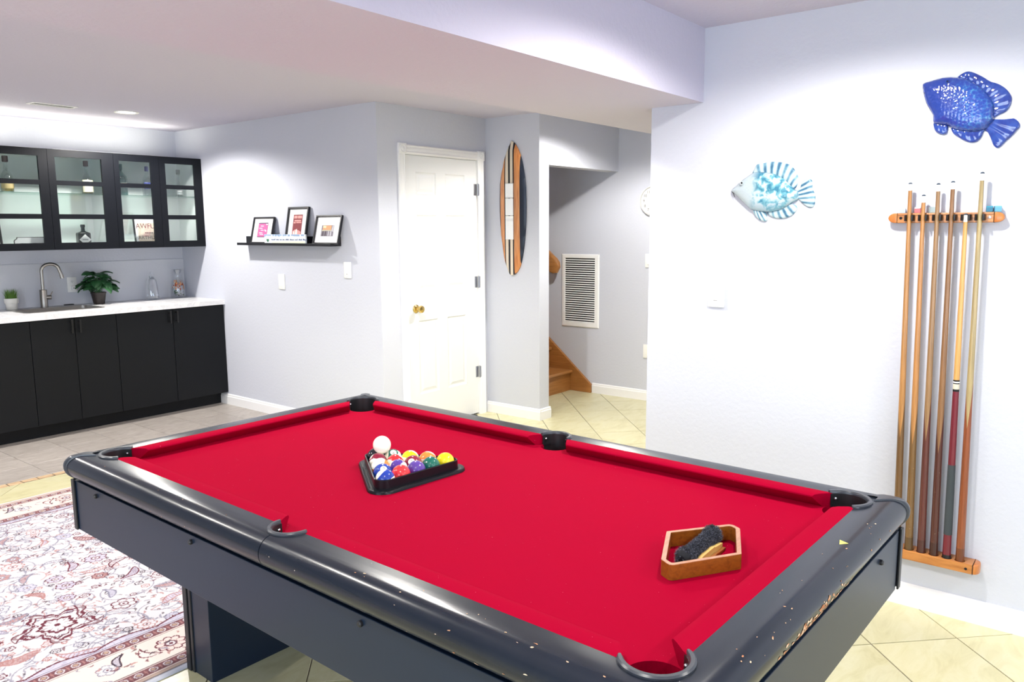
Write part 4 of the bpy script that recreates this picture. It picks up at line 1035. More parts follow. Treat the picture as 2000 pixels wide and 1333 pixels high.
# ================================================================ RUG
def rug():
    x0, x1, y0, y1 = RUG
    xs = np.concatenate([np.arange(x0, .72, .018), np.arange(.72, 2.06, .0034), np.arange(2.06, x1, .018), [x1]])
    ys = np.append(np.arange(y0, y1, .0034), y1)
    X, Y = np.meshgrid(xs, ys)
    C = np.empty(X.shape+(3,)); r = np.random.default_rng(21)
    cream = np.array((.60, .57, .60)); burg = np.array((.105, .006, .022)); grey = np.array((.20, .20, .27)); blush = np.array((.36, .17, .16)); dark = np.array((.030, .012, .028)); tan = np.array((.40, .27, .20)); pale = np.array((.46, .44, .56))
    C[:] = cream
    d = np.minimum(np.minimum(X-x0, x1-X), np.minimum(Y-y0, y1-Y))
    def paint(m, c, a=1.0, sl=None):
        t = C if sl is None else C[sl]
        t[m] = t[m]*(1-a)+np.asarray(c)*a
    def win(cx, cy, R):
        i0, i1 = np.searchsorted(ys, [cy-R, cy+R]); j0, j1 = np.searchsorted(xs, [cx-R, cx+R])
        return (slice(i0, i1), slice(j0, j1))
    def loc(cx, cy, R, a):
        sl = win(cx, cy, R); u = X[sl]-cx; v = Y[sl]-cy; c, s = math.cos(a), math.sin(a)
        return sl, u*c+v*s, -u*s+v*c
    def rosette(cx, cy, R, n, a, c1, c2, c3=dark):
        sl, u, v = loc(cx, cy, R*1.2, a); rho = np.hypot(u, v); th = np.arctan2(v, u)
        e = R*(.80+.20*np.abs(np.cos(n*th/2)))
        paint(rho < e, c2, .85, sl); paint((rho < e) & (rho > e-max(.005, R*.12)), c1, 1, sl)
        paint((np.abs(np.cos(n*th/2)) < .16) & (rho > R*.4) & (rho < e), c1, .8, sl)
        paint(rho < R*.40, cream, 1, sl); paint((rho < R*.40) & (rho > R*.27), c1, .9, sl); paint(rho < R*.13, c3, 1, sl)
    def leaf(cx, cy, L, w, a, bend, c, fill=1.0, edge=None):
        sl, u, v = loc(cx, cy, L*.75, a); f = np.clip((u+L/2)/L, 0, 1); q = w*np.sin(np.pi*f)**.8; vv = v-bend*((2*f-1)**2-.5)*L
        ins = (np.abs(vv) < q) & (u > -L/2) & (u < L/2)
        if edge is None: paint(ins, c, fill, sl)
        else: paint(ins, c, fill, sl); paint(ins & (np.abs(vv) > q-.0060), edge, 1, sl)
    def vine(cx, cy, R, a0, a1, c, w=.0046):
        sl, u, v = loc(cx, cy, R*1.1, 0); rho = np.hypot(u, v); th = (np.arctan2(v, u)-a0) % (2*PI)
        paint((np.abs(rho-R) < w*.6) & (th < a1), c, .75, sl)
    def lobed(cx, cy, R, n, a, c):
        sl, u, v = loc(cx, cy, R*1.35, a); rho = np.hypot(u, v); th = np.arctan2(v, u)
        for k, (f, amp) in enumerate(((1, .22), (.82, .22), (.5, .12))):
            e = R*f*(1+amp*np.cos(n*th)+.07*np.cos(3*n*th+1)); paint(np.abs(rho-e) < (.0075 if k != 1 else .0040), c, 1, sl)
            if k == 2: paint((rho < e) & (np.cos(2*n*th) > .86) & (rho > e*.5), c, .6, sl)
        paint(rho < R*.10, c, 1, sl)
    def paisley(cx, cy, L, a, c, c2, flip=1):
        sl, u, v = loc(cx, cy, L*.8, a); v = v*flip
        f = np.clip((u+L/2)/L, 0, 1); mid = .26*L*np.sin(np.pi*f*.9)-.1*L; wd = .17*L*np.sin(np.pi*f**.65)**.9
        ins = (np.abs(v-mid) < wd) & (u > -L/2) & (u < L/2); paint(ins, c2, .7, sl)
        paint(ins & (np.abs(v-mid) > wd-.0072), c, 1, sl); paint(ins & (np.sin(u/L*70) > .5) & (np.abs(v-mid) < wd*.55), c, .7, sl)
    field = d > .345
    fx0, fx1, fy0, fy1 = x0+.345, x1-.345, y0+.345, y1-.345
    # scrolling ground of the field
    for i in range(700):
        cx, cy = r.uniform(fx0, fx1), r.uniform(fy0, fy1); vine(cx, cy, r.uniform(.025, .11), r.uniform(0, 6.3), r.uniform(1.2, 4), grey if r.random() < .8 else blush)
    for i in range(3400):
        cx, cy = r.uniform(fx0, fx1), r.uniform(fy0, fy1); k = r.random(); c = (burg, grey, grey, blush, dark)[r.integers(5)]
        leaf(cx, cy, r.uniform(.018, .042), r.uniform(.0025, .0055), r.uniform(0, 6.3), r.uniform(-.5, .5), c, .8)
    for i in range(600):
        cx, cy = r.uniform(fx0, fx1), r.uniform(fy0, fy1); c = (burg, grey, dark, blush)[r.integers(4)]
        rosette(cx, cy, r.uniform(.012, .022), int(r.integers(4, 7)), r.uniform(0, 6), c, cream, c)
    pts = []
    def free(cx, cy, R):
        if any(math.hypot(cx-a, cy-b) < R+q for a, b, q in pts): return False
        pts.append((cx, cy, R)); return True
    lob = [(1.15, 3.17, .115), (.55, 3.9, .12), (1.95, 3.35, .1)]
    for cx, cy, R in lob:
        free(cx, cy, R*1.1); sl, u, v = loc(cx, cy, R*1.1, 0); paint(np.hypot(u, v) < R*.8, cream, .9, sl); lobed(cx, cy, R, 5, .6, burg)
        for k in range(5):
            a = .6+k*2*PI/5; leaf(cx+R*1.12*math.cos(a), cy+R*1.12*math.sin(a), R*.8, .018, a+.7, .3, cream, .3, burg)
    for i in range(900):
        cx, cy = r.uniform(fx0+.03, fx1-.03), r.uniform(fy0+.03, fy1-.03); k = r.random()
        if k < .45:
            R = r.uniform(.032, .052)
            if free(cx, cy, R*1.15): rosette(cx, cy, R, int(r.integers(6, 10)), r.uniform(0, 6), (burg, grey, burg, blush)[r.integers(4)], (cream, pale, blush)[r.integers(3)], burg)
        else:
            L = r.uniform(.09, .17)
            if free(cx, cy, L*.42): paisley(cx, cy, L, r.uniform(0, 6.3), (burg, grey, blush, grey)[r.integers(4)], (cream, pale, blush)[r.integers(3)], r.choice([-1, 1]))
    # scalloped edge of the field
    along = np.where((X-x0 < d+1e-6) | (x1-X < d+1e-6), Y, X)
    sc = .352+.028*np.abs(np.sin(along*PI/.23))
    paint((d > .335) & (d < sc), pale, .7); paint((np.abs(d-sc) < .0045) & (d > .33), burg, 1)
    # borders
    paint(d < .335, np.array((.70, .58, .54))); ph = along
    def guard(a, b):
        m = (d >= a) & (d < b); t = (d-a)/(b-a); paint(m, burg, .92)
        per = .052; q = ((ph/per) % 1)-.5; e = (q/.30)**2+((t-.5)/.36)**2; paint(m & (e < 1), cream, .9); paint(m & (e < .55), burg, .85); paint(m & (e < .25), tan, 1)
        q2 = ((ph/per+.5) % 1)-.5; e2 = np.abs(q2)/.09+np.abs(t-.5)/.40; paint(m & (e2 < 1), blush, .8)
        for z in (a-.008, b+.008): paint(np.abs(d-z) < .0022, dark, .8)
    m = (d > .095) & (d < .285)
    bx = np.arange(x0+.1, x1-.1, .23)
    def border_motif(cx, cy, a, k):
        if k % 2 == 0:
            rosette(cx, cy, .058, 9, a, burg, (.72, .55, .52), burg); leaf(cx+.085*math.cos(a), cy+.085*math.sin(a), .10, .02, a+1.1, .35, cream, .2, burg); leaf(cx-.085*math.cos(a), cy-.085*math.sin(a), .10, .02, a-1.1, .35, cream, .2, burg)
        else: rosette(cx, cy, .04, 6, a+.4, grey, cream, burg); paisley(cx+.06*math.cos(a), cy+.05*math.sin(a)+.03, .10, a+.9, dark, pale)
        for j in range(14):
            uu, vv = r.uniform(-.12, .12), r.uniform(-.085, .085); leaf(cx+uu*math.cos(a)-vv*math.sin(a), cy+uu*math.sin(a)+vv*math.cos(a), r.uniform(.02, .045), r.uniform(.003, .006), r.uniform(0, 6.3), .3, (burg, grey, dark, blush)[r.integers(4)], .85)
    keep = C.copy()
    for k, x in enumerate(bx): border_motif(x, y0+.19, 0, k); border_motif(x, y1-.19, PI, k)
    for k, y in enumerate(np.arange(y0+.3, y1-.3, .23)): border_motif(x0+.19, y, PI/2, k); border_motif(x1-.19, y, -PI/2, k)
    C[~m & (d < .40)] = keep[~m & (d < .40)]
    guard(.050, .092); guard(.288, .335)
    paint((d < .042) & (d > .02), tan, .7); paint(d < .022, np.array((.62, .63, .70))); paint(np.abs(d-.022) < .003, dark, .7)
    ny, nx = X.shape
    Z = np.full(X.shape, .0095); Z[d < .004] = .004; Z[(d >= .004) & (d < .02)] = .008
    Z += .0002*r.standard_normal(Z.shape)
    co = np.stack([X, Y, Z], -1).reshape(-1, 3)
    idx = np.arange(ny*nx).reshape(ny, nx)
    q = np.stack([idx[:-1, :-1], idx[:-1, 1:], idx[1:, 1:], idx[1:, :-1]], -1).reshape(-1, 4)
    # skirt down to the floor
    per = np.concatenate([idx[0, :], idx[1:, -1], idx[-1, -2::-1], idx[-2:0:-1, 0]]); base = len(co)
    low = co[per].copy(); low[:, 2] = .0006; co = np.vstack([co, low]); n = len(per); a = np.arange(n); b = (a+1) % n
    q = np.vstack([q, np.stack([per[a], base+a, base+b, per[b]], -1)])
    me = bpy.data.meshes.new('area_rug'); me.vertices.add(len(co)); me.vertices.foreach_set('co', co.astype(np.float32).ravel())
    me.loops.add(q.size); me.loops.foreach_set('vertex_index', q.astype(np.int32).ravel()); me.polygons.add(len(q)); me.polygons.foreach_set('loop_start', np.arange(0, q.size, 4, dtype=np.int32)); me.polygons.foreach_set('loop_total', np.full(len(q), 4, dtype=np.int32))
    me.update(); me.validate()
    at = me.color_attributes.new('weave', 'FLOAT_COLOR', 'POINT'); cc = np.ones((len(co), 4), np.float32); cc[:base, :3] = C.reshape(-1, 3); cc[base:, :3] = (.6, .6, .66); at.data.foreach_set('color', cc.ravel())
    m = mat('rug_pile', (.7, .7, .7), .95, spec=.1); t = NT(m); an = t.n('ShaderNodeAttribute', attribute_name='weave')
    sp = t.noise(t.coord(), 420, 1)
    t.l(t.mix(t.math('MULTIPLY', sp, .10), an.outputs['Color'], (.6, .56, .58, 1)), t.b.inputs['Base Color'])
    o = link('area_rug', me, m); tag(o, 'cream oriental rug with burgundy and grey floral pattern under the pool table', 'rug')
rug()

# ================================================================ THINGS ON THE WALLS
def picture_ledge():
    zc = 1.393; yl, yr = 5.772, 4.590; L = yl-yr
    t = thing('picture_ledge', 'narrow black picture ledge on the wall right of the kitchen', 'shelf', (XP, (yl+yr)/2, zc), RFACE)
    bm = B(); box(bm, -L/2, L/2, -.012, 0, 0, .070, .001); obj('back_plate', bm, M['black_frame'], t)
    bm = B(); box(bm, -L/2, L/2, -.092, -.012, 0, .012, .001); obj('shelf_board', bm, M['black_frame'], t)
    bm = B(); box(bm, -L/2, L/2, -.100, -.092, 0, .020, .001); obj('front_lip', bm, M['black_frame'], t)
picture_ledge()
ZL = 1.4055
pink = mat('print_pink', (.66, .10, .28), .6); white = M['white']; navy = mat('print_navy', (.03, .03, .08), .6)
grp = 'framed pictures on the black ledge'
t, mt, P3, lean, fy = print_frame('framed_print', 'black framed pink print, leftmost on the picture ledge', (3.722, 5.497, ZL), .235, RFACE, .275, .212, .013, .016, group=grp)
flat(mt, [(-.066, .050), (.062, .050), (.062, .168), (-.066, .168)], fy, navy, lean, 'dark_border'); flat(mt, [(-.061, .056), (.058, .056), (.058, .160), (-.061, .160)], fy-.0004, pink, lean)
pk2 = mat('print_pale_pink', (.88, .55, .66), .6)
R = random.Random(2)
for k, (z, a, b) in enumerate(((.138, -.035, .006), (.120, -.052, -.008), (.104, -.028, .010), (.083, -.045, .0), (.070, -.035, .012))): flat(mt, rounded([(a, z), (b, z-.001), (b, z+.006), (a, z+.007)], .002, 2), fy-.0008, pk2, lean, 'poster_line')
flat(mt, [(.020, .105), (.045, .094), (.050, .104), (.026, .114)], fy-.0008, white, lean, 'poster_shape'); flat(mt, [(.036, .150), (.055, .150), (.055, .158), (.036, .158)], fy-.0008, white, lean, 'poster_shape')
t, mt, P3, lean, fy = print_frame('framed_print', 'tall black framed maroon print in the middle of the picture ledge', (3.722, 5.052, ZL), .19, RFACE, .252, .282, .017, .018, group=grp)
mar = mat('poster_maroon', (.20, .02, .03), .6); sal = mat('poster_salmon', (.72, .30, .28), .6); lpk = mat('poster_light', (.86, .70, .66), .6)
flat(mt, [(-.056, .04), (.056, .04), (.056, .225), (-.056, .225)], fy, mar, lean)
ltext('WINE BAR', .024, sal, mt, 0, .205, .19, fy, .78) if False else None
for a, b, z, h in ((-.048, -.008, .196, .020), (-.002, .048, .196, .020), (-.040, .040, .172, .012), (-.048, -.022, .158, .010), (-.016, .046, .160, .008)): flat(mt, rounded([(a, z), (b, z), (b, z+h), (a, z+h)], .003, 2), fy-.0005, sal, lean, 'poster_line')
flat(mt, rounded([(-.050, .042), (.050, .042), (.050, .095), (.020, .105), (-.020, .112), (-.050, .098)], .006, 3), fy-.0005, sal, lean, 'poster_shape'); flat(mt, rounded([(-.016, .048), (.004, .048), (.010, .085), (.002, .118), (-.012, .108), (-.020, .080)], .004, 3), fy-.0009, lpk, lean, 'poster_figure'); flat(mt, rounded([(-.044, .052), (-.026, .060), (-.028, .100), (-.042, .096)], .004, 3), fy-.0009, lpk, lean, 'poster_figure')
t, mt, P3, lean, fy = print_frame('framed_print', 'black framed small street photo in a wide white mount, rightmost on the picture ledge', (3.722, 4.690, ZL), .235, RFACE, .292, .215, .013, .018, group=grp)
flat(mt, [(-.072, .060), (.068, .060), (.068, .142), (-.072, .142)], fy, mat('photo_grey', (.20, .18, .22), .6), lean, 'photograph')
orange = mat('photo_orange', (.68, .34, .16), .6); yel = mat('photo_yellow', (.78, .68, .42), .6); lg = mat('photo_pale', (.52, .50, .55), .6); dk2 = mat('photo_dark', (.07, .05, .07), .6)
flat(mt, [(-.058, .108), (.040, .108), (.040, .140), (-.058, .140)], fy-.0005, orange, lean, 'photo_wall'); flat(mt, [(-.055, .124), (-.022, .120), (-.020, .137), (-.055, .138)], fy-.0009, yel, lean, 'photo_sign'); flat(mt, [(.042, .100), (.066, .092), (.066, .141), (.050, .141)], fy-.0005, lg, lean, 'photo_sky')
flat(mt, [(-.064, .101), (.044, .101), (.044, .106), (-.064, .106)], fy-.0005, yel, lean, 'photo_ledge')
for a, b in ((-.060, -.040), (-.030, -.012), (.006, .020), (.030, .048)): flat(mt, [(a, .063), (b, .063), (b-.002, .098), (a+.002, .098)], fy-.0005, (dk2, lg)[a > 0], lean, 'photo_window')
def ledge_plaque():
    t = thing('lettered_plaque', 'long low white plaque with blue lettering and a green heart on the picture ledge', 'plaque', (3.691, 5.147, 1.4055), RFACE); w, h = .515, .074
    bm = B(); box(bm, -w/2, w/2, -.004, .010, 0, h, .001); b = obj('board', bm, mat('plaque_white', (.80, .86, .90), .5), t)
    R = random.Random(8)
    bm = B(); x = -w/2
    while x < w/2-.02:
        q = R.uniform(.015, .04); box(bm, x, min(x+q, w/2), -.0047, -.0039, h-.010-R.uniform(0, .008), h-.0005); x += q*R.uniform(.8, 1.7)
    obj('blue_wash', bm, mat('wash_blue', (.30, .42, .62), .6), b)
    bm = B(); box(bm, -w/2+.10, w/2-.002, -.0047, -.0039, .002, .022); obj('pale_green_band', bm, mat('wash_green', (.80, .86, .66), .6), b)
    bm = B(); pts = []
    for k in range(24):
        a = k*2*PI/24; pts.append((-.212+.0013*16*math.sin(a)**3*.75, .027+.0010*(13*math.cos(a)-5*math.cos(2*a)-2*math.cos(3*a)-math.cos(4*a))))
    prism(bm, pts, -.0052, -.0040, 'xz'); obj('green_heart', bm, mat('heart_green', (.05, .16, .10), .5), b)
    bl = mat('plaque_ink', (.10, .14, .32), .5); bm = B(); x = -.165
    while x < w/2-.015:       # joined-up handwriting, too small to read in the photograph
        n = R.randint(3, 6); base = .030
        for k in range(n):
            hh = R.choice([.006, .007, .007, .012]); pts = [(x, -.0048, base), (x+.003, -.0048, base+hh), (x+.0055, -.0048, base+hh*.8), (x+.006, -.0048, base), (x+.0085, -.0048, base+.001)]
            tube(bm, pts, .0011, 4); x += .0088
        x += .010
    obj('handwriting', bm, bl, b)
ledge_plaque()

# surfboard ---------------------------------------------------------
def clip_poly(poly, a, b, c): return clip(poly, a, b, c)
SURF = [(0.0109, 0.5252), (-0.0204, 0.4768), (-0.0488, 0.4193), (-0.0775, 0.3442), (-0.1009, 0.2682), (-0.1133, 0.1652), (-0.1167, 0.0612), (-0.1157, -0.0521), (-0.1077, -0.166), (-0.0895, -0.289), (-0.0621, -0.4032), (-0.0287, -0.4819), (0.0163, -0.514), (0.0669, -0.4747), (0.0972, -0.4085), (0.1232, -0.2868), (0.1403, -0.1408), (0.1452, -0.013), (0.1447, 0.1057), (0.1387, 0.2071), (0.1229, 0.3002), (0.1017, 0.3852), (0.0728, 0.454), (0.0404, 0.5022)]
def smooth_poly(p, n=3, sharp=()):
    out = []; m = len(p)
    for i in range(m):
        p0, p1, p2, p3 = [np.array(p[(i+k-1) % m]) for k in range(4)]
        if i in sharp: p0 = p1*2-p2
        if (i+1) % m in sharp: p3 = p2*2-p1
        for k in range(n):
            t = k/n; out.append(tuple(.5*((2*p1)+(-p0+p2)*t+(2*p0-5*p1+4*p2-p3)*t*t+(-p0+3*p1-3*p2+p3)*t**3)))
    return out
def surfboard():
    t = thing('surfboard', 'striped wooden surfboard with a narrow mirror hung on the grey wall right of the door', 'surfboard', (XS, 3.912, 1.66), RFACE)
    out = smooth_poly(SURF, 3, (0,)); cx = .014
    ow = mat('board_orange', (.52, .20, .055), .25, coat=.5); tt = NT(ow); n = tt.noise(tt.mapping(tt.coord(), (14, 1, 1)), 9, 4); tt.l(tt.ramp(n, [(.3, (.42, .14, .04)), (.6, (.60, .25, .08))]), tt.b.inputs['Base Color'])
    crm = mat('board_cream', (.72, .62, .50), .3, coat=.5); bk = mat('board_black', (.010, .008, .012), .4, spec=.3); nv = mat('board_navy', (.012, .017, .030), .3, spec=.4)
    strips = [(-.13, -.101, bk, 'black_stripe'), (-.101, -.055, ow, 'orange_stripe'), (-.055, -.045, bk, 'black_stripe'), (-.045, -.015, crm, 'cream_stripe'), (-.015, .004, bk, 'black_stripe'), (.004, .030, crm, 'cream_stripe'), (.030, .042, bk, 'black_stripe'), (.042, .094, ow, 'orange_stripe'), (.094, .155, nv, 'navy_stripe')]
    def yy(x, z):
        w = np.interp(z, [-.514, -.4, -.2, 0, .2, .4, .525], [.03, .085, .118, .131, .126, .08, .01]); q = min(1, abs(x-cx)/max(w, .01)); return -.010-.020*math.sqrt(max(0, 1-q*q))*(1 if w > .03 else .6)
    for a, b, m, nm in strips:
        bm = B(); K = 3
        for k in range(K):
            xa, xb = a+(b-a)*k/K, a+(b-a)*(k+1)/K; c = clip(clip(out, -1, 0, -xa), 1, 0, xb)
            for q in range(26):
                za, zb = -.52+.0405*q, -.52+.0405*(q+1); e = clip(clip(c, 0, -1, -za), 0, 1, zb) if len(c) > 2 else []
                if len(e) < 3: continue
                fr = [bm.verts.new((x, yy(x, z), z)) for x, z in e]; bk_ = [bm.verts.new((x, -.002, z)) for x, z in e]
                try:
                    bm.faces.new(fr)
                    if k in (0, K-1) or 1: 
                        for i in range(len(e)):
                            x1_, z1_ = e[i-1]; x2_, z2_ = e[i]
                            if abs(z1_-z2_) < 1e-6 or (abs(x1_-x2_) < 1e-7 and (abs(x1_-a) > 1e-6 and abs(x1_-b) > 1e-6)): continue
                            bm.faces.new((fr[i-1], fr[i], bk_[i], bk_[i-1]))
                except ValueError: pass
        bmesh.ops.remove_doubles(bm, verts=bm.verts[:], dist=1e-5)
        obj(nm, bm, m, t, True, 50)
    mir = mat('mirror_glass', (.9, .92, .94), .03, metal=1)
    for z0, z1 in ((.070, .2010-.002), (.199-.06, .199-.06)):
        pass
    for z0, z1 in ((.089, .201), (-.046, .086), (-.233, -.049)):
        bm = B(); box(bm, -.039, .041, -.037, -.026, z0, z1, .0015); obj('mirror_panel', bm, mir, t)
surfboard()

# clock ---------------------------------------------------------------
def clock():
    t = thing('wall_clock', 'round white wall clock half hidden behind the bright wall edge', 'clock', (XN, 3.292, 1.738), RFACE)
    def disc(rs, m, nm, par): bm = B(); ring_loft(bm, [[(r*math.cos(a*PI/24), y, r*math.sin(a*PI/24)) for a in range(48)] for r, y in rs], True); return obj(nm, bm, m, par, True, 30)
    disc([(.125, 0), (.126, -.02), (.122, -.028), (.116, -.028), (.113, -.02), (.001, -.02)], mat('clock_case', (.62, .62, .62), .4), 'case', t); f = disc([(.1125, -.0205), (.1120, -.0215), (.001, -.0215)], mat('clock_dial', (.66, .66, .66), .5), 'dial', t)
    ink = mat('clock_grey', (.10, .10, .11), .5)
    for k in range(1, 13):
        a = PI/2-k*PI/6; text(str(k), .032, ink, f, (.085*math.cos(a), -.0218, .085*math.sin(a)), RX, 'numeral')
    for L, a, w in ((.05, 1.9, .004), (.078, .4, .003)):
        bm = B(); u = Vector((math.cos(a), 0, math.sin(a))); v = Vector((-u.z, 0, u.x)); pts = [(u*-.012+v*w), (u*-.012-v*w), (u*L-v*w*.4), (u*L+v*w*.4)]
        prism(bm, [(p.x, p.z) for p in pts], -.0245, -.0235, 'xz'); obj('clock_hand', bm, mat('hand_dark', (.12, .12, .12), .4), f)
clock()

# return-air vent ------------------------------------------------------
def vent():
    y0, y1, z0, z1 = 4.236, 3.830, .604, 1.275; w = y0-y1; h = z1-z0
    t = thing('wall_vent', 'tall white louvered return-air vent on the hall wall above the stairs', 'vent', (XN, (y0+y1)/2, z0), RFACE)
    bm = B(); a, b, c, d = -w/2+.036, w/2-.044, .042, h-.038
    def R(x0, x1, zz0, zz1, y): return [(x0, y, zz0), (x1, y, zz0), (x1, y, zz1), (x0, y, zz1)]
    rr = [R(-w/2, w/2, 0, h, 0), R(-w/2, w/2, 0, h, -.006), R(-w/2+.006, w/2-.006, .006, h-.006, -.012), R(a-.004, b+.004, c-.004, d+.004, -.012), R(a, b, c, d, -.008), R(a, b, c, d, 0)]
    ring_loft(bm, rr+[rr[0]], False); bmesh.ops.remove_doubles(bm, verts=bm.verts[:], dist=1e-6); obj('frame', bm, M['white'], t)
    bm = B(); box(bm, a, b, -.0012, -.0004, c, d); obj('backing', bm, M['dark_gap'], t)
    n = 29; st = (d-c)/n; me = None
    for k in range(n):
        z = c+st*k
        if me is None:
            bm = B(); prism(bm, [(-.0100, st*.26), (-.0100, st*.06), (-.0030, st*.34), (-.0030, st*.50)], a, b, 'yz'); o = obj('louver', bm, M['white'], t); me = o.data
        else: o = bpy.data.objects.new('louver', me); COL.objects.link(o); o.parent = t
        o.location.z = z
vent()

# cues and their rack ---------------------------------------------------
def cue_rack():
    yc = .5885
    t = thing('cue_rack', 'upper wooden bar of the cue rack with black rubber clips', 'cue rack', (XR, yc, 1.548), RFACE, 'cue rack bars'); L = .180
    bm = B(); box(bm, -L+.020, L-.020, -.034, 0, -.0185, .0185, .002); obj('bar', bm, M['wood_rack'], t)
    bm = B(); box(bm, -L+.0215, L-.0215, -.0345, -.0335, .0085, .0105); obj('groove', bm, mat('groove_brown', (.18, .07, .02), .6), t)
    endm = wood('rack_end_wood', (.52, .18, .04), (.40, .12, .025), .3, 30, 'z')
    for s in (-1, 1):
        bm = B(); pl = [(s*(L-.020), -.0185)]+[(s*(L-.014+.026*math.sin(a)), -.0185*math.cos(a)) for a in [k*PI/12 for k in range(13)]]+[(s*(L-.020), .0185)]
        prism(bm, pl, -.034, 0, 'xz', .003); obj('rounded_end', bm, endm, t, True)
        bm = B(); box(bm, *sorted((s*(L-.0205), s*(L-.0190))), -.0348, 0, -.019, .019); obj('joint_line', bm, M['dark_gap'], t)
        bm = B(); tube(bm, [(s*(L-.033), -.030, 0), (s*(L-.033), -.0352, 0), (s*(L-.033), -.0358, 0)], [.0055, .0055, .003], 14); obj('screw', bm, M['steel_dark'] if s > 0 else M['dark_gap'], t, True)
    for y in CUEY:
        x = yc-y; bm = B()
        for s in (-1, 1):
            pr = [(x+s*.0165, -.034), (x+s*.0175, -.046), (x+s*.0150, -.058), (x+s*.0095, -.062), (x+s*.0085, -.056), (x+s*.0098, -.048), (x+s*.0090, -.038), (x+s*.004, -.034)]
            prism(bm, pr, -.0115, .0115, 'xy', .0015)
        obj('rubber_clip', bm, M['rubber'], t, True)
    t = thing('cue_stand', 'lower wooden bar of the cue rack holding the cue butts', 'cue rack', (XR, yc-.006, .236), RFACE, 'cue rack bars')
    bm = B(); box(bm, -L+.02, L-.0, -.072, 0, -.020, .018, .003)
    base = obj('bar', bm, M['wood_rack'], t)
    cut = B()
    for y in CUEB: lathe(cut, [(.0180, .0125), (.0185, .03)], yc-.006-y, -.050, 20)
    boolean_cut(base, cut)
    for s in (-1, 1):
        bm = B(); x0_ = L if s > 0 else L-.02
        pl = [(s*x0_, 0)]+[(s*(x0_+.022*math.sin(a)), -.036+.036*math.cos(a)) for a in [k*PI/12 for k in range(13)]]
        prism(bm, pl, -.020, .018, 'xy', .004); obj('rounded_end', bm, endm, t, True)
        bm = B(); box(bm, *sorted((s*(x0_-.0006), s*(x0_+.0008))), -.0728, 0, -.0205, .0185); obj('joint_line', bm, M['dark_gap'], t)
    bm = B(); tube(bm, [(L-.022, -.070, -.002), (L-.022, -.0732, -.002)], .005, 12); obj('screw_hole', bm, M['dark_gap'], t)
CUEY = [.7035, .6565, .609, .562, .515, .4705]      # at the clips
CUEB = [.672, .6275, .583, .539, .494, .449]        # at the feet
cue_rack()
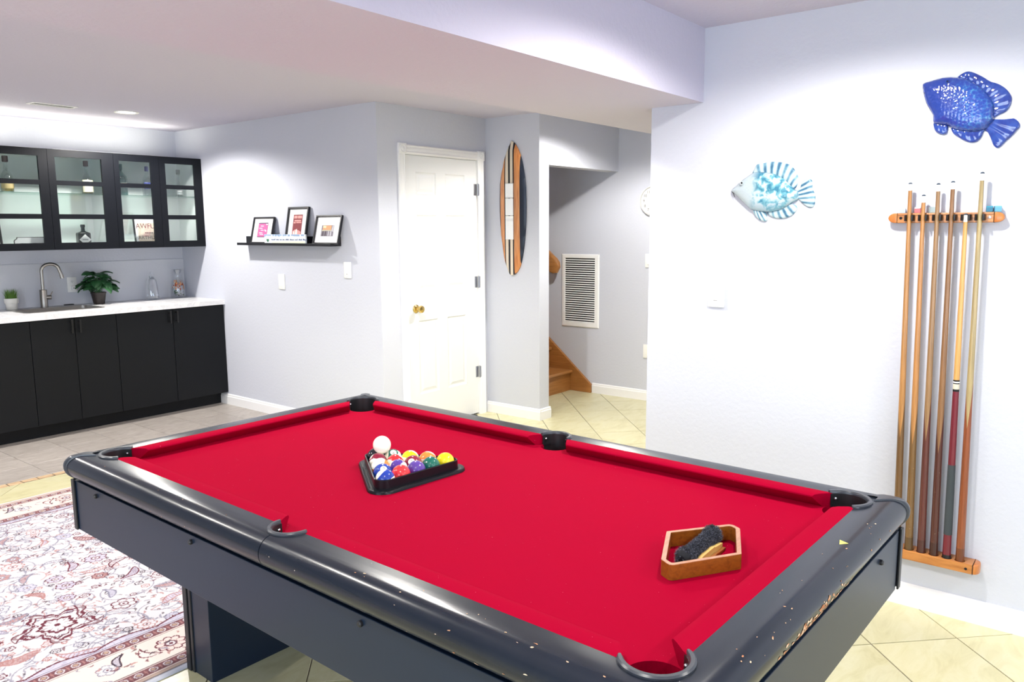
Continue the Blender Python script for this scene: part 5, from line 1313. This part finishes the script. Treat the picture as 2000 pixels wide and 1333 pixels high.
def cue(k, ztop, label, shaft, butt, splice, extra=None, ferrule=True):
    """splice: (z0, z1, light-over-dark) along the cue; z measured from the floor"""
    zb = .2495; xb, xt = XR-.050, XR-.0480
    p0 = Vector((xb, CUEB[k], zb)); pc_ = Vector((xt, CUEY[k], 1.548)); d = (pc_-p0).normalized(); L = (ztop-zb)/d.z
    t = bpy.data.objects.new('pool_cue', None); COL.objects.link(t); t.location = p0; t.rotation_mode = 'QUATERNION'; t.rotation_quaternion = Vector((0, 0, 1)).rotation_difference(d)
    tag(t, label, 'pool cue', 'pool cues on the wall rack')
    R0, R1 = .0150, .0068
    def rad(z): f = min(1, max(0, z/L)); return R0*(1-f)**1.0*1+R1*f if f < .55 else R0*.45+R1*.55+(R1-(R0*.45+R1*.55))*((f-.55)/.45)
    def seg(name, za, zc, m, dr=0):
        n = max(2, int((zc-za)/.08)+1); bm = B(); prof_ = [(rad(za)*.86+dr, za)] if za < .001 else []
        prof_ += [(rad(za+(zc-za)*q/n)+dr, za+(zc-za)*q/n+(.002 if (q == 0 and za < .001) else 0)) for q in range(n+1)]
        lathe(bm, prof_, seg=20); return obj(name, bm, m, t, True)
    zs, ze = splice; zs -= zb; ze -= zb
    def wm(nm, c, dk=.72, rough=.35):
        m = mat(nm, c, rough, coat=.35); q = NT(m); n = q.noise(q.mapping(q.coord(), (40, 40, 2.2)), 3, 4, .6)
        q.l(q.ramp(n, [(.3, tuple(v*dk for v in c)), (.6, c)]), q.b.inputs['Base Color']); return m
    tipz = L-.028 if ferrule else L-.004
    if extra == 'wrapped':
        bur = wm('burgundy_butt', (.16, .012, .025)); seg('butt', .018, .098, bur, 0); seg('butt_cap', 0, .018, M['rubber'], .0004)
        seg('irish_linen_wrap', .098, .372, mat('grey_wrap', (.045, .055, .062), .85), .0006); seg('forearm', .372, .655, bur)
        seg('collar', .655, .664, M['dark_gap'], .0002); seg('collar_ring', .664, .684, mat('pearl_ring', (.62, .58, .48), .2), .0003); seg('collar', .684, .688, M['dark_gap'], .0002); seg('collar_ring', .688, .693, M['white'], .0002); seg('collar', .693, .699, M['dark_gap'], .0002)
        seg('shaft', .699, tipz, wm('cue_shaft_5', shaft))
    else:
        m = mat('cue_wood_%s' % 'abcdef'[k], shaft, .32, coat=.35); q = NT(m); c = q.coord(); X = q.xyz(c)
        an = q.math('DIVIDE', q.math('ARCTAN2', X[1], X[0]), PI/2); tri = q.math('PINGPONG', an, 1.0)
        edge = q.math('MULTIPLY_ADD', tri, ze-zs, zs)
        f = q.math('LESS_THAN', X[2], edge)
        n = q.noise(q.mapping(c, (40, 40, 2.0)), 3, 5, .6)
        A_ = q.ramp(n, [(.3, tuple(v*.50 for v in shaft)), (.62, tuple(v*.78 for v in shaft))]); B_ = q.ramp(n, [(.3, tuple(v*.55 for v in butt)), (.62, butt)])
        sp = q.ramp(q.noise(c, 160, 2, .6), [(0, (0, 0, 0)), (.70, (0, 0, 0)), (.73, (1, 1, 1))]); low = q.math('LESS_THAN', X[2], .34); wear = q.math('MULTIPLY', q.math('MULTIPLY', sp, low), .7 if extra == 'worn' else .15)
        col = q.mix(f, A_, B_); q.l(q.mix(wear, col, (.62, .42, .24, 1)), q.b.inputs['Base Color'])
        seg('shaft', 0, tipz, m)
        bm = B(); lathe(bm, [(R0*.80, -.0015), (R0*.86, 0), (R0*1.01, .0018), (R0*1.0, .055)], seg=20, cap=True); obj('butt_cap', bm, wm('butt_cap_%s' % 'abcdef'[k], tuple(v*.55 for v in butt)), t, True)
    if ferrule: seg('ferrule', tipz, L-.004, mat('ferrule_white', (.92, .92, .90), .3), .0002)
    bm = B(); lathe(bm, [(R1, L-.004), (R1, L-.001), (R1*.6, L+.0015), (.001, L+.002)], seg=16); obj('tip', bm, mat('leather_tip', (.03, .05, .08), .8), t, True)
cue(0, 1.678, 'honey-coloured pool cue with an olive-brown butt, leftmost in the rack', (.56, .27, .085), (.17, .085, .028), (.700, .880))
cue(1, 1.632, 'shorter orange-tan pool cue with a scuffed golden-brown butt, second from the left', (.60, .28, .09), (.20, .105, .035), (.680, .860), 'worn')
cue(2, 1.672, 'dull tan pool cue with dark red points and a plum butt, third from the left', (.40, .23, .105), (.12, .030, .024), (.700, .915))
cue(3, 1.678, 'brown pool cue with a speckled dark mahogany butt, fourth from the left', (.33, .165, .07), (.085, .022, .016), (.660, .865), 'worn')
cue(4, 1.560, 'pool cue with a burgundy butt and charcoal wrap, its white ferrule below the clip', (.66, .36, .11), (.1, .01, .02), (.5, .6), 'wrapped')
cue(5, 1.706, 'tallest pool cue, pale shaft with a long pale point in its red-brown butt, rightmost', (.52, .40, .19), (.27, .070, .022), (.770, .985))
def chalk(y, label, col, col2, tilt=0, z=1.5672):
    t = thing('chalk_cube', label, 'chalk', (XR-.018, y, z), RFACE+tilt, 'chalk cubes on the rack'); w = .0105
    bm = B(); box(bm, -w, w, -w, w, 0, .016, .0008); obj('paper_wrapper', bm, mat('wrapper', col, .5), t)
    bm = B(); ring_loft(bm, [[(x*s, y_*s, zz) for x, y_ in ((-w, -w), (w, -w), (w, w), (-w, w))] for s, zz in ((.97, .0161), (.97, .0200), (.8, .0208), (.3, .0185))], True); obj('chalk', bm, mat('chalk_dust', col2, .95), t)
chalk(.735, 'pale blue chalk cube at the left end of the cue rack', (.45, .55, .66), (.50, .62, .72), .2)
chalk(.680, 'red and white chalk cube between the first and second cues', (.62, .16, .18), (.75, .75, .78), -.1)
chalk(.632, 'grey-green chalk cube just right of the second cue', (.38, .48, .50), (.40, .50, .52), .5)
chalk(.446, 'teal-blue chalk cube just right of the tallest cue', (.03, .16, .26), (.05, .28, .40), .1)
chalk(.421, 'lighter blue chalk cube at the right end of the cue rack', (.12, .36, .55), (.18, .45, .62), .35)

# ceramic fish outlines in metres, x along the wall, z up
F1={
"body":[(-0.1681, 0.016), (-0.1465, 0.0349), (-0.1239, 0.056), (-0.0988, 0.072), (-0.0764, 0.0855), (-0.0538, 0.0893), (-0.0162, 0.0851), (0.0211, 0.0763), (0.0585, 0.0557), (0.0886, 0.0263), (0.1036, 0.0117), (0.1206, 0.0017), (0.122, -0.0288), (0.0988, -0.0423), (0.0825, -0.0538), (0.0589, -0.0675), (0.0275, -0.0765), (-0.0095, -0.0807), (-0.0474, -0.0753), (-0.073, -0.0699), (-0.0834, -0.0648), (-0.1047, -0.0448), (-0.1262, -0.0247), (-0.1423, -0.0095), (-0.1558, 0.0008)],
"dorsal_fin":[(-0.0789, 0.0832), (-0.0695, 0.1045), (-0.0601, 0.1208), (-0.0302, 0.1252), (0.0067, 0.1291), (0.0434, 0.1247), (0.0776, 0.1135), (0.0949, 0.0986), (0.1076, 0.0817), (0.1155, 0.0627), (0.1164, 0.044), (0.1125, 0.0254), (0.1035, 0.014), (0.0887, 0.024), (0.0586, 0.0534), (0.0213, 0.0715), (-0.016, 0.0803), (-0.0536, 0.0845)],
"tail_fin":[(0.111, 0.0044), (0.1271, 0.0156), (0.131, 0.0341), (0.1421, 0.0476), (0.1582, 0.0527), (0.1724, 0.0464), (0.1777, 0.0323), (0.1763, 0.0138), (0.1892, -0.0143), (0.19, -0.0329), (0.1886, -0.0514), (0.1799, -0.064), (0.1612, -0.0613), (0.1418, -0.048), (0.122, -0.0288), (0.1123, -0.0238)],
"anal_fin":[(-0.0094, -0.0832), (0.0112, -0.1003), (0.0387, -0.1079), (0.0679, -0.107), (0.0964, -0.0967), (0.1124, -0.0804), (0.1178, -0.0663), (0.1113, -0.0544), (0.0943, -0.0493), (0.0753, -0.0536), (0.0588, -0.064), (0.0274, -0.0729), (-0.0022, -0.076)],
"pelvic_fin":[(-0.0731, -0.0675), (-0.062, -0.0896), (-0.0487, -0.1069), (-0.0306, -0.1168), (-0.0129, -0.1194), (-0.0057, -0.1122), (-0.0088, -0.0977), (-0.0145, -0.0807), (-0.0324, -0.0719), (-0.0527, -0.0679)],
"pectoral_fin":[(-0.0629, -0.002), (-0.0507, 0.0097), (-0.0184, 0.0158), (-0.013, 0.006), (-0.0199, -0.0082), (-0.0344, -0.0198), (-0.0495, -0.0218)],
"eye":[(-0.1119, 0.0446)],
}
F2={
"body":[(-0.154, 0.1032), (-0.1288, 0.1095), (-0.1049, 0.1145), (-0.074, 0.1173), (-0.0407, 0.1121), (-0.017, 0.1055), (0.019, 0.0837), (0.0554, 0.0495), (0.0782, 0.012), (0.0829, -0.0236), (0.0825, -0.0488), (0.0701, -0.0654), (0.0552, -0.0795), (0.0189, -0.0843), (-0.0164, -0.079), (-0.043, -0.0691), (-0.0628, -0.0571), (-0.0822, -0.0529), (-0.1093, -0.0454), (-0.1136, -0.0162), (-0.1246, 0.0032), (-0.1384, 0.0282), (-0.1474, 0.0553), (-0.154, 0.0823)],
"dorsal_fin":[(-0.0429, 0.1098), (-0.0275, 0.1246), (-0.007, 0.1297), (0.0166, 0.1192), (0.0404, 0.1039), (0.0641, 0.0861), (0.0871, 0.076), (0.1104, 0.0585), (0.125, 0.0396), (0.1328, 0.0214), (0.1302, -0.0031), (0.1184, -0.0219), (0.097, -0.0325), (0.0797, -0.041), (0.0762, -0.023), (0.0715, 0.0126), (0.0512, 0.0449), (0.0171, 0.0788), (-0.0166, 0.1004)],
"tail_fin":[(0.0643, -0.0472), (0.08, -0.0461), (0.0958, -0.0474), (0.1159, -0.0492), (0.1334, -0.0482), (0.1466, -0.0493), (0.1606, -0.063), (0.1639, -0.0781), (0.1541, -0.0923), (0.1421, -0.1089), (0.1277, -0.1229), (0.1154, -0.1371), (0.1028, -0.1477), (0.0887, -0.1379), (0.0778, -0.1117), (0.0673, -0.0906), (0.0551, -0.0769)],
"anal_fin":[(-0.0503, -0.0659), (-0.0418, -0.0874), (-0.0268, -0.0989), (-0.0071, -0.1133), (0.0145, -0.1226), (0.0329, -0.1213), (0.0459, -0.1094), (0.0536, -0.0895), (0.0551, -0.0769), (0.0184, -0.0779), (-0.0168, -0.0725)],
"pelvic_fin":[(-0.1097, -0.0401), (-0.1069, -0.064), (-0.0976, -0.0779), (-0.08, -0.0871), (-0.0657, -0.0856), (-0.0616, -0.0755), (-0.0629, -0.0545), (-0.0826, -0.0476)],
"pectoral_fin":[(-0.0873, -0.0107), (-0.0573, 0.0047), (-0.0207, 0.0218), (-0.006, 0.0101), (-0.0096, -0.0049), (-0.0318, -0.0235), (-0.0645, -0.0309), (-0.0817, -0.0242)],
"eye":[(-0.068, 0.0974)],
}

def relief(name, parent, pts, m, hfun, th=.004, step=.0045, sharp=()):
    out = smooth_poly(pts, 3, sharp); n = len(out)
    xs_ = [p[0] for p in out]; zs_ = [p[1] for p in out]; P = np.array(out)
    def inside(x, z):
        c = False
        for i in range(n):
            (x1_, z1_), (x2_, z2_) = out[i-1], out[i]
            if (z1_ > z) != (z2_ > z) and x < (x2_-x1_)*(z-z1_)/(z2_-z1_)+x1_: c = not c
        return c
    A_ = P; B_ = np.roll(P, -1, 0); D = B_-A_; LL = (D**2).sum(1)+1e-12
    def dist(x, z):
        q = np.array((x, z)); t = np.clip(((q-A_)*D).sum(1)/LL, 0, 1); return float(np.sqrt((((A_+D*t[:, None])-q)**2).sum(1)).min())
    inner = []
    x = min(xs_)
    row = 0
    while x < max(xs_):
        z = min(zs_)+(step/2 if row % 2 else 0)
        while z < max(zs_):
            if inside(x, z) and dist(x, z) > step*.45: inner.append((x, z))
            z += step
        x += step*.87; row += 1
    vs = [Vector(p) for p in out]+[Vector(p) for p in inner]
    res = geometry.delaunay_2d_cdt(vs, [(i, (i+1) % n) for i in range(n)], [], 1, 1e-7)
    V, F = res[0], res[2]
    bm = B(); dd = [dist(v.x, v.y) for v in V]
    top = [bm.verts.new((v.x, -(th*min(1, .55+d/.004)+hfun(v.x, v.y, d)), v.y)) for v, d in zip(V, dd)]
    for f in F:
        if inside(sum(V[i].x for i in f)/3, sum(V[i].y for i in f)/3): bm.faces.new([top[i] for i in f])
    be = [e for e in bm.edges if len(e.link_faces) == 1]
    r = bmesh.ops.extrude_edge_only(bm, edges=be)
    for v in r['geom']:
        if isinstance(v, bmesh.types.BMVert): v.co.y = 0
    bmesh.ops.delete(bm, geom=[v for v in bm.verts if not v.link_faces], context='VERTS')
    return obj(name, bm, m, parent, True, 75)
def fish(label, F, y, z, fin_mat, body_mat, eye_mat, depth, freq, rough_body, glaze):
    t = thing('ceramic_fish', label, 'fish sculpture', (XR-.0015, y, z), RFACE, 'ceramic fish on the wall')
    def ridges(cx, cz, amp):
        return lambda x, z_, d: amp*(.5+.5*math.sin(math.atan2(z_-cz, x-cx)*freq))*min(1, d/.008)+.002*min(1, d/.02)
    cen_ = {'dorsal_fin': (.0, -.09), 'tail_fin': (.03, -.03), 'anal_fin': (-.02, .06), 'pelvic_fin': (-.08, -.01)}
    cen_ = {k: (v if F is F1 else {'dorsal_fin': (-.01, -.02), 'tail_fin': (.02, -.03), 'anal_fin': (-.02, .02), 'pelvic_fin': (-.09, .0)}[k]) for k, v in cen_.items()}
    for k, c in cen_.items(): relief(k, t, F[k], fin_mat(c), ridges(*c, .0016), .006 if k != 'pelvic_fin' else .009)
    def body(x, z_, d):
        q = min(1, d/.055); h = depth*math.sqrt(max(0, 1-(1-q)**2))
        if x > F['pectoral_fin'][0][0]-.005: h += rough_body*(.5+.5*math.cos(x*520))*(.5+.5*math.cos((z_+(.5*.012 if int(x*520/6.283) % 2 else 0))*520))*min(1, d/.012)
        return h+.003
    b = relief('body', t, F['body'], body_mat, body, .006)
    c = (F['pectoral_fin'][0][0]-.02, F['pectoral_fin'][0][1]-.01)
    p = relief('pectoral_fin', t, F['pectoral_fin'], fin_mat(c), lambda x, z_, d: depth*.93+.0045*min(1, d/.006)+.0012*math.sin(math.atan2(z_-c[1], x-c[0])*22), .004)
    ex, ez = F['eye'][0]; d = .0065 if F is F1 else .005
    hb = depth*.97+.0125 if F is F1 else depth*.80+.0125
    bm = B(); lathe(bm, [(d*1.3, 0), (d*1.25, .0022), (d*1.0, .0026), (d*.8, .0014)], seg=20, cap=False); bm.transform(Matrix.Translation((ex, -hb+.0012, ez)) @ Matrix.Rotation(PI/2, 4, 'X')); obj('eye_socket', bm, glaze, t, True)
    bm = B(); s = B(); bmesh.ops.create_uvsphere(bm, u_segments=14, v_segments=8, radius=d*.62); bm.transform(Matrix.Translation((ex, -hb-.0008, ez)) @ Matrix.Diagonal((1, .5, 1, 1))); obj('eye', bm, eye_mat, t, True)
    m_ = F['body'][0]; bm = B()
    mp = [(m_[0]+.002, m_[1]-.004), (m_[0]+.012, m_[1]-.012), (m_[0]+.022, m_[1]-.030)] if F is F1 else [(m_[0]+.004, m_[1]-.012), (m_[0]+.012, m_[1]-.022), (m_[0]+.010, m_[1]-.040)]
    tube(bm, [(a, -.0115-depth*.22*k_, b_) for k_, (a, b_) in enumerate(mp)], [.0012, .0018, .0010], 6); obj('mouth', bm, M['dark_gap'] if F is F1 else mat('mouth_navy', (.01, .015, .07), .3), t, True)
    return t
def fin_pale(c):
    m = mat('pale_fin_glaze', (.7, .85, .9), .12, coat=.6); q = NT(m); X = q.xyz(q.coord())
    a = q.math('ARCTAN2', q.math('SUBTRACT', X[2], c[1]), q.math('SUBTRACT', X[0], c[0])); w = q.math('MULTIPLY_ADD', q.math('SINE', q.math('MULTIPLY', a, 42.0)), .5, .5)
    n = q.noise(q.coord(), 22, 3); f = q.math('MULTIPLY', w, q.math('MULTIPLY', n, 1.3)); q.l(q.ramp(f, [(.2, (.50, .61, .65)), (.42, (.20, .38, .47)), (.7, (.05, .14, .24))]), q.b.inputs['Base Color']); return m
pale_body = mat('pale_body_glaze', (.75, .86, .9), .12, coat=.6); q = NT(pale_body); c_ = q.coord(); X_ = q.xyz(c_)
n1 = q.noise(c_, 34, 2, .5, .6); blot = q.ramp(n1, [(.43, (.50, .60, .64)), (.53, (.15, .40, .48)), (.64, (.045, .20, .30))])
side = q.ramp(q.math('ADD', X_[0], .5), [(.42, (0, 0, 0)), (.46, (1, 1, 1)), (.60, (1, 1, 1)), (.66, (.2, .2, .2))])
belly = q.ramp(q.math('MULTIPLY_ADD', X_[2], -6, .0), [(.15, (0, 0, 0)), (.45, (1, 1, 1))])
col_ = q.mix(side, (.47, .55, .59, 1), blot); q.l(q.mix(q.math('MULTIPLY', belly, .55), col_, (.22, .38, .50, 1)), q.b.inputs['Base Color'])
vo = q.n('ShaderNodeTexVoronoi'); vo.inputs['Scale'].default_value = 110; q.l(c_, vo.inputs['Vector']); q.bump(vo.outputs['Distance'], .35, .002)
def fin_blue(c): return BLUEG
BLUEG = mat('cobalt_glaze', (.030, .085, .44), .09, coat=.9); q = NT(BLUEG); n = q.noise(q.coord(), 40, 3); q.l(q.ramp(n, [(.35, (.011, .028, .21)), (.6, (.020, .058, .29))]), q.b.inputs['Base Color'])
blue_body = mat('cobalt_body_glaze', (.03, .10, .46), .09, coat=.9); q = NT(blue_body); c_ = q.coord(); X_ = q.xyz(c_)
vo = q.n('ShaderNodeTexVoronoi'); vo.inputs['Scale'].default_value = 95; q.l(c_, vo.inputs['Vector'])
sc_ = q.ramp(vo.outputs['Distance'], [(.40, (.016, .050, .29)), (.72, (.022, .090, .34)), (.95, (.06, .23, .42))])
side = q.ramp(q.math('ADD', X_[0], .5), [(.44, (0, 0, 0)), (.50, (1, 1, 1)), (.57, (1, 1, 1)), (.60, (.3, .3, .3))]); q.l(q.mix(side, (.014, .038, .24, 1), sc_), q.b.inputs['Base Color']); q.bump(vo.outputs['Distance'], .5, .003)
fish('pale aqua and white ceramic fish on the wall above the dimmer plate', F1, 1.26, 1.66, fin_pale, pale_body, mat('eye_black', (.005, .005, .006), .05), .024, 42, .0010, mat('white_glaze', (.58, .66, .68), .12, coat=.6))
fish('glossy cobalt blue ceramic fish high on the wall above the cue rack', F2, .54, 1.94, fin_blue, blue_body, mat('eye_navy', (.004, .008, .05), .05), .028, 30, .0022, BLUEG)
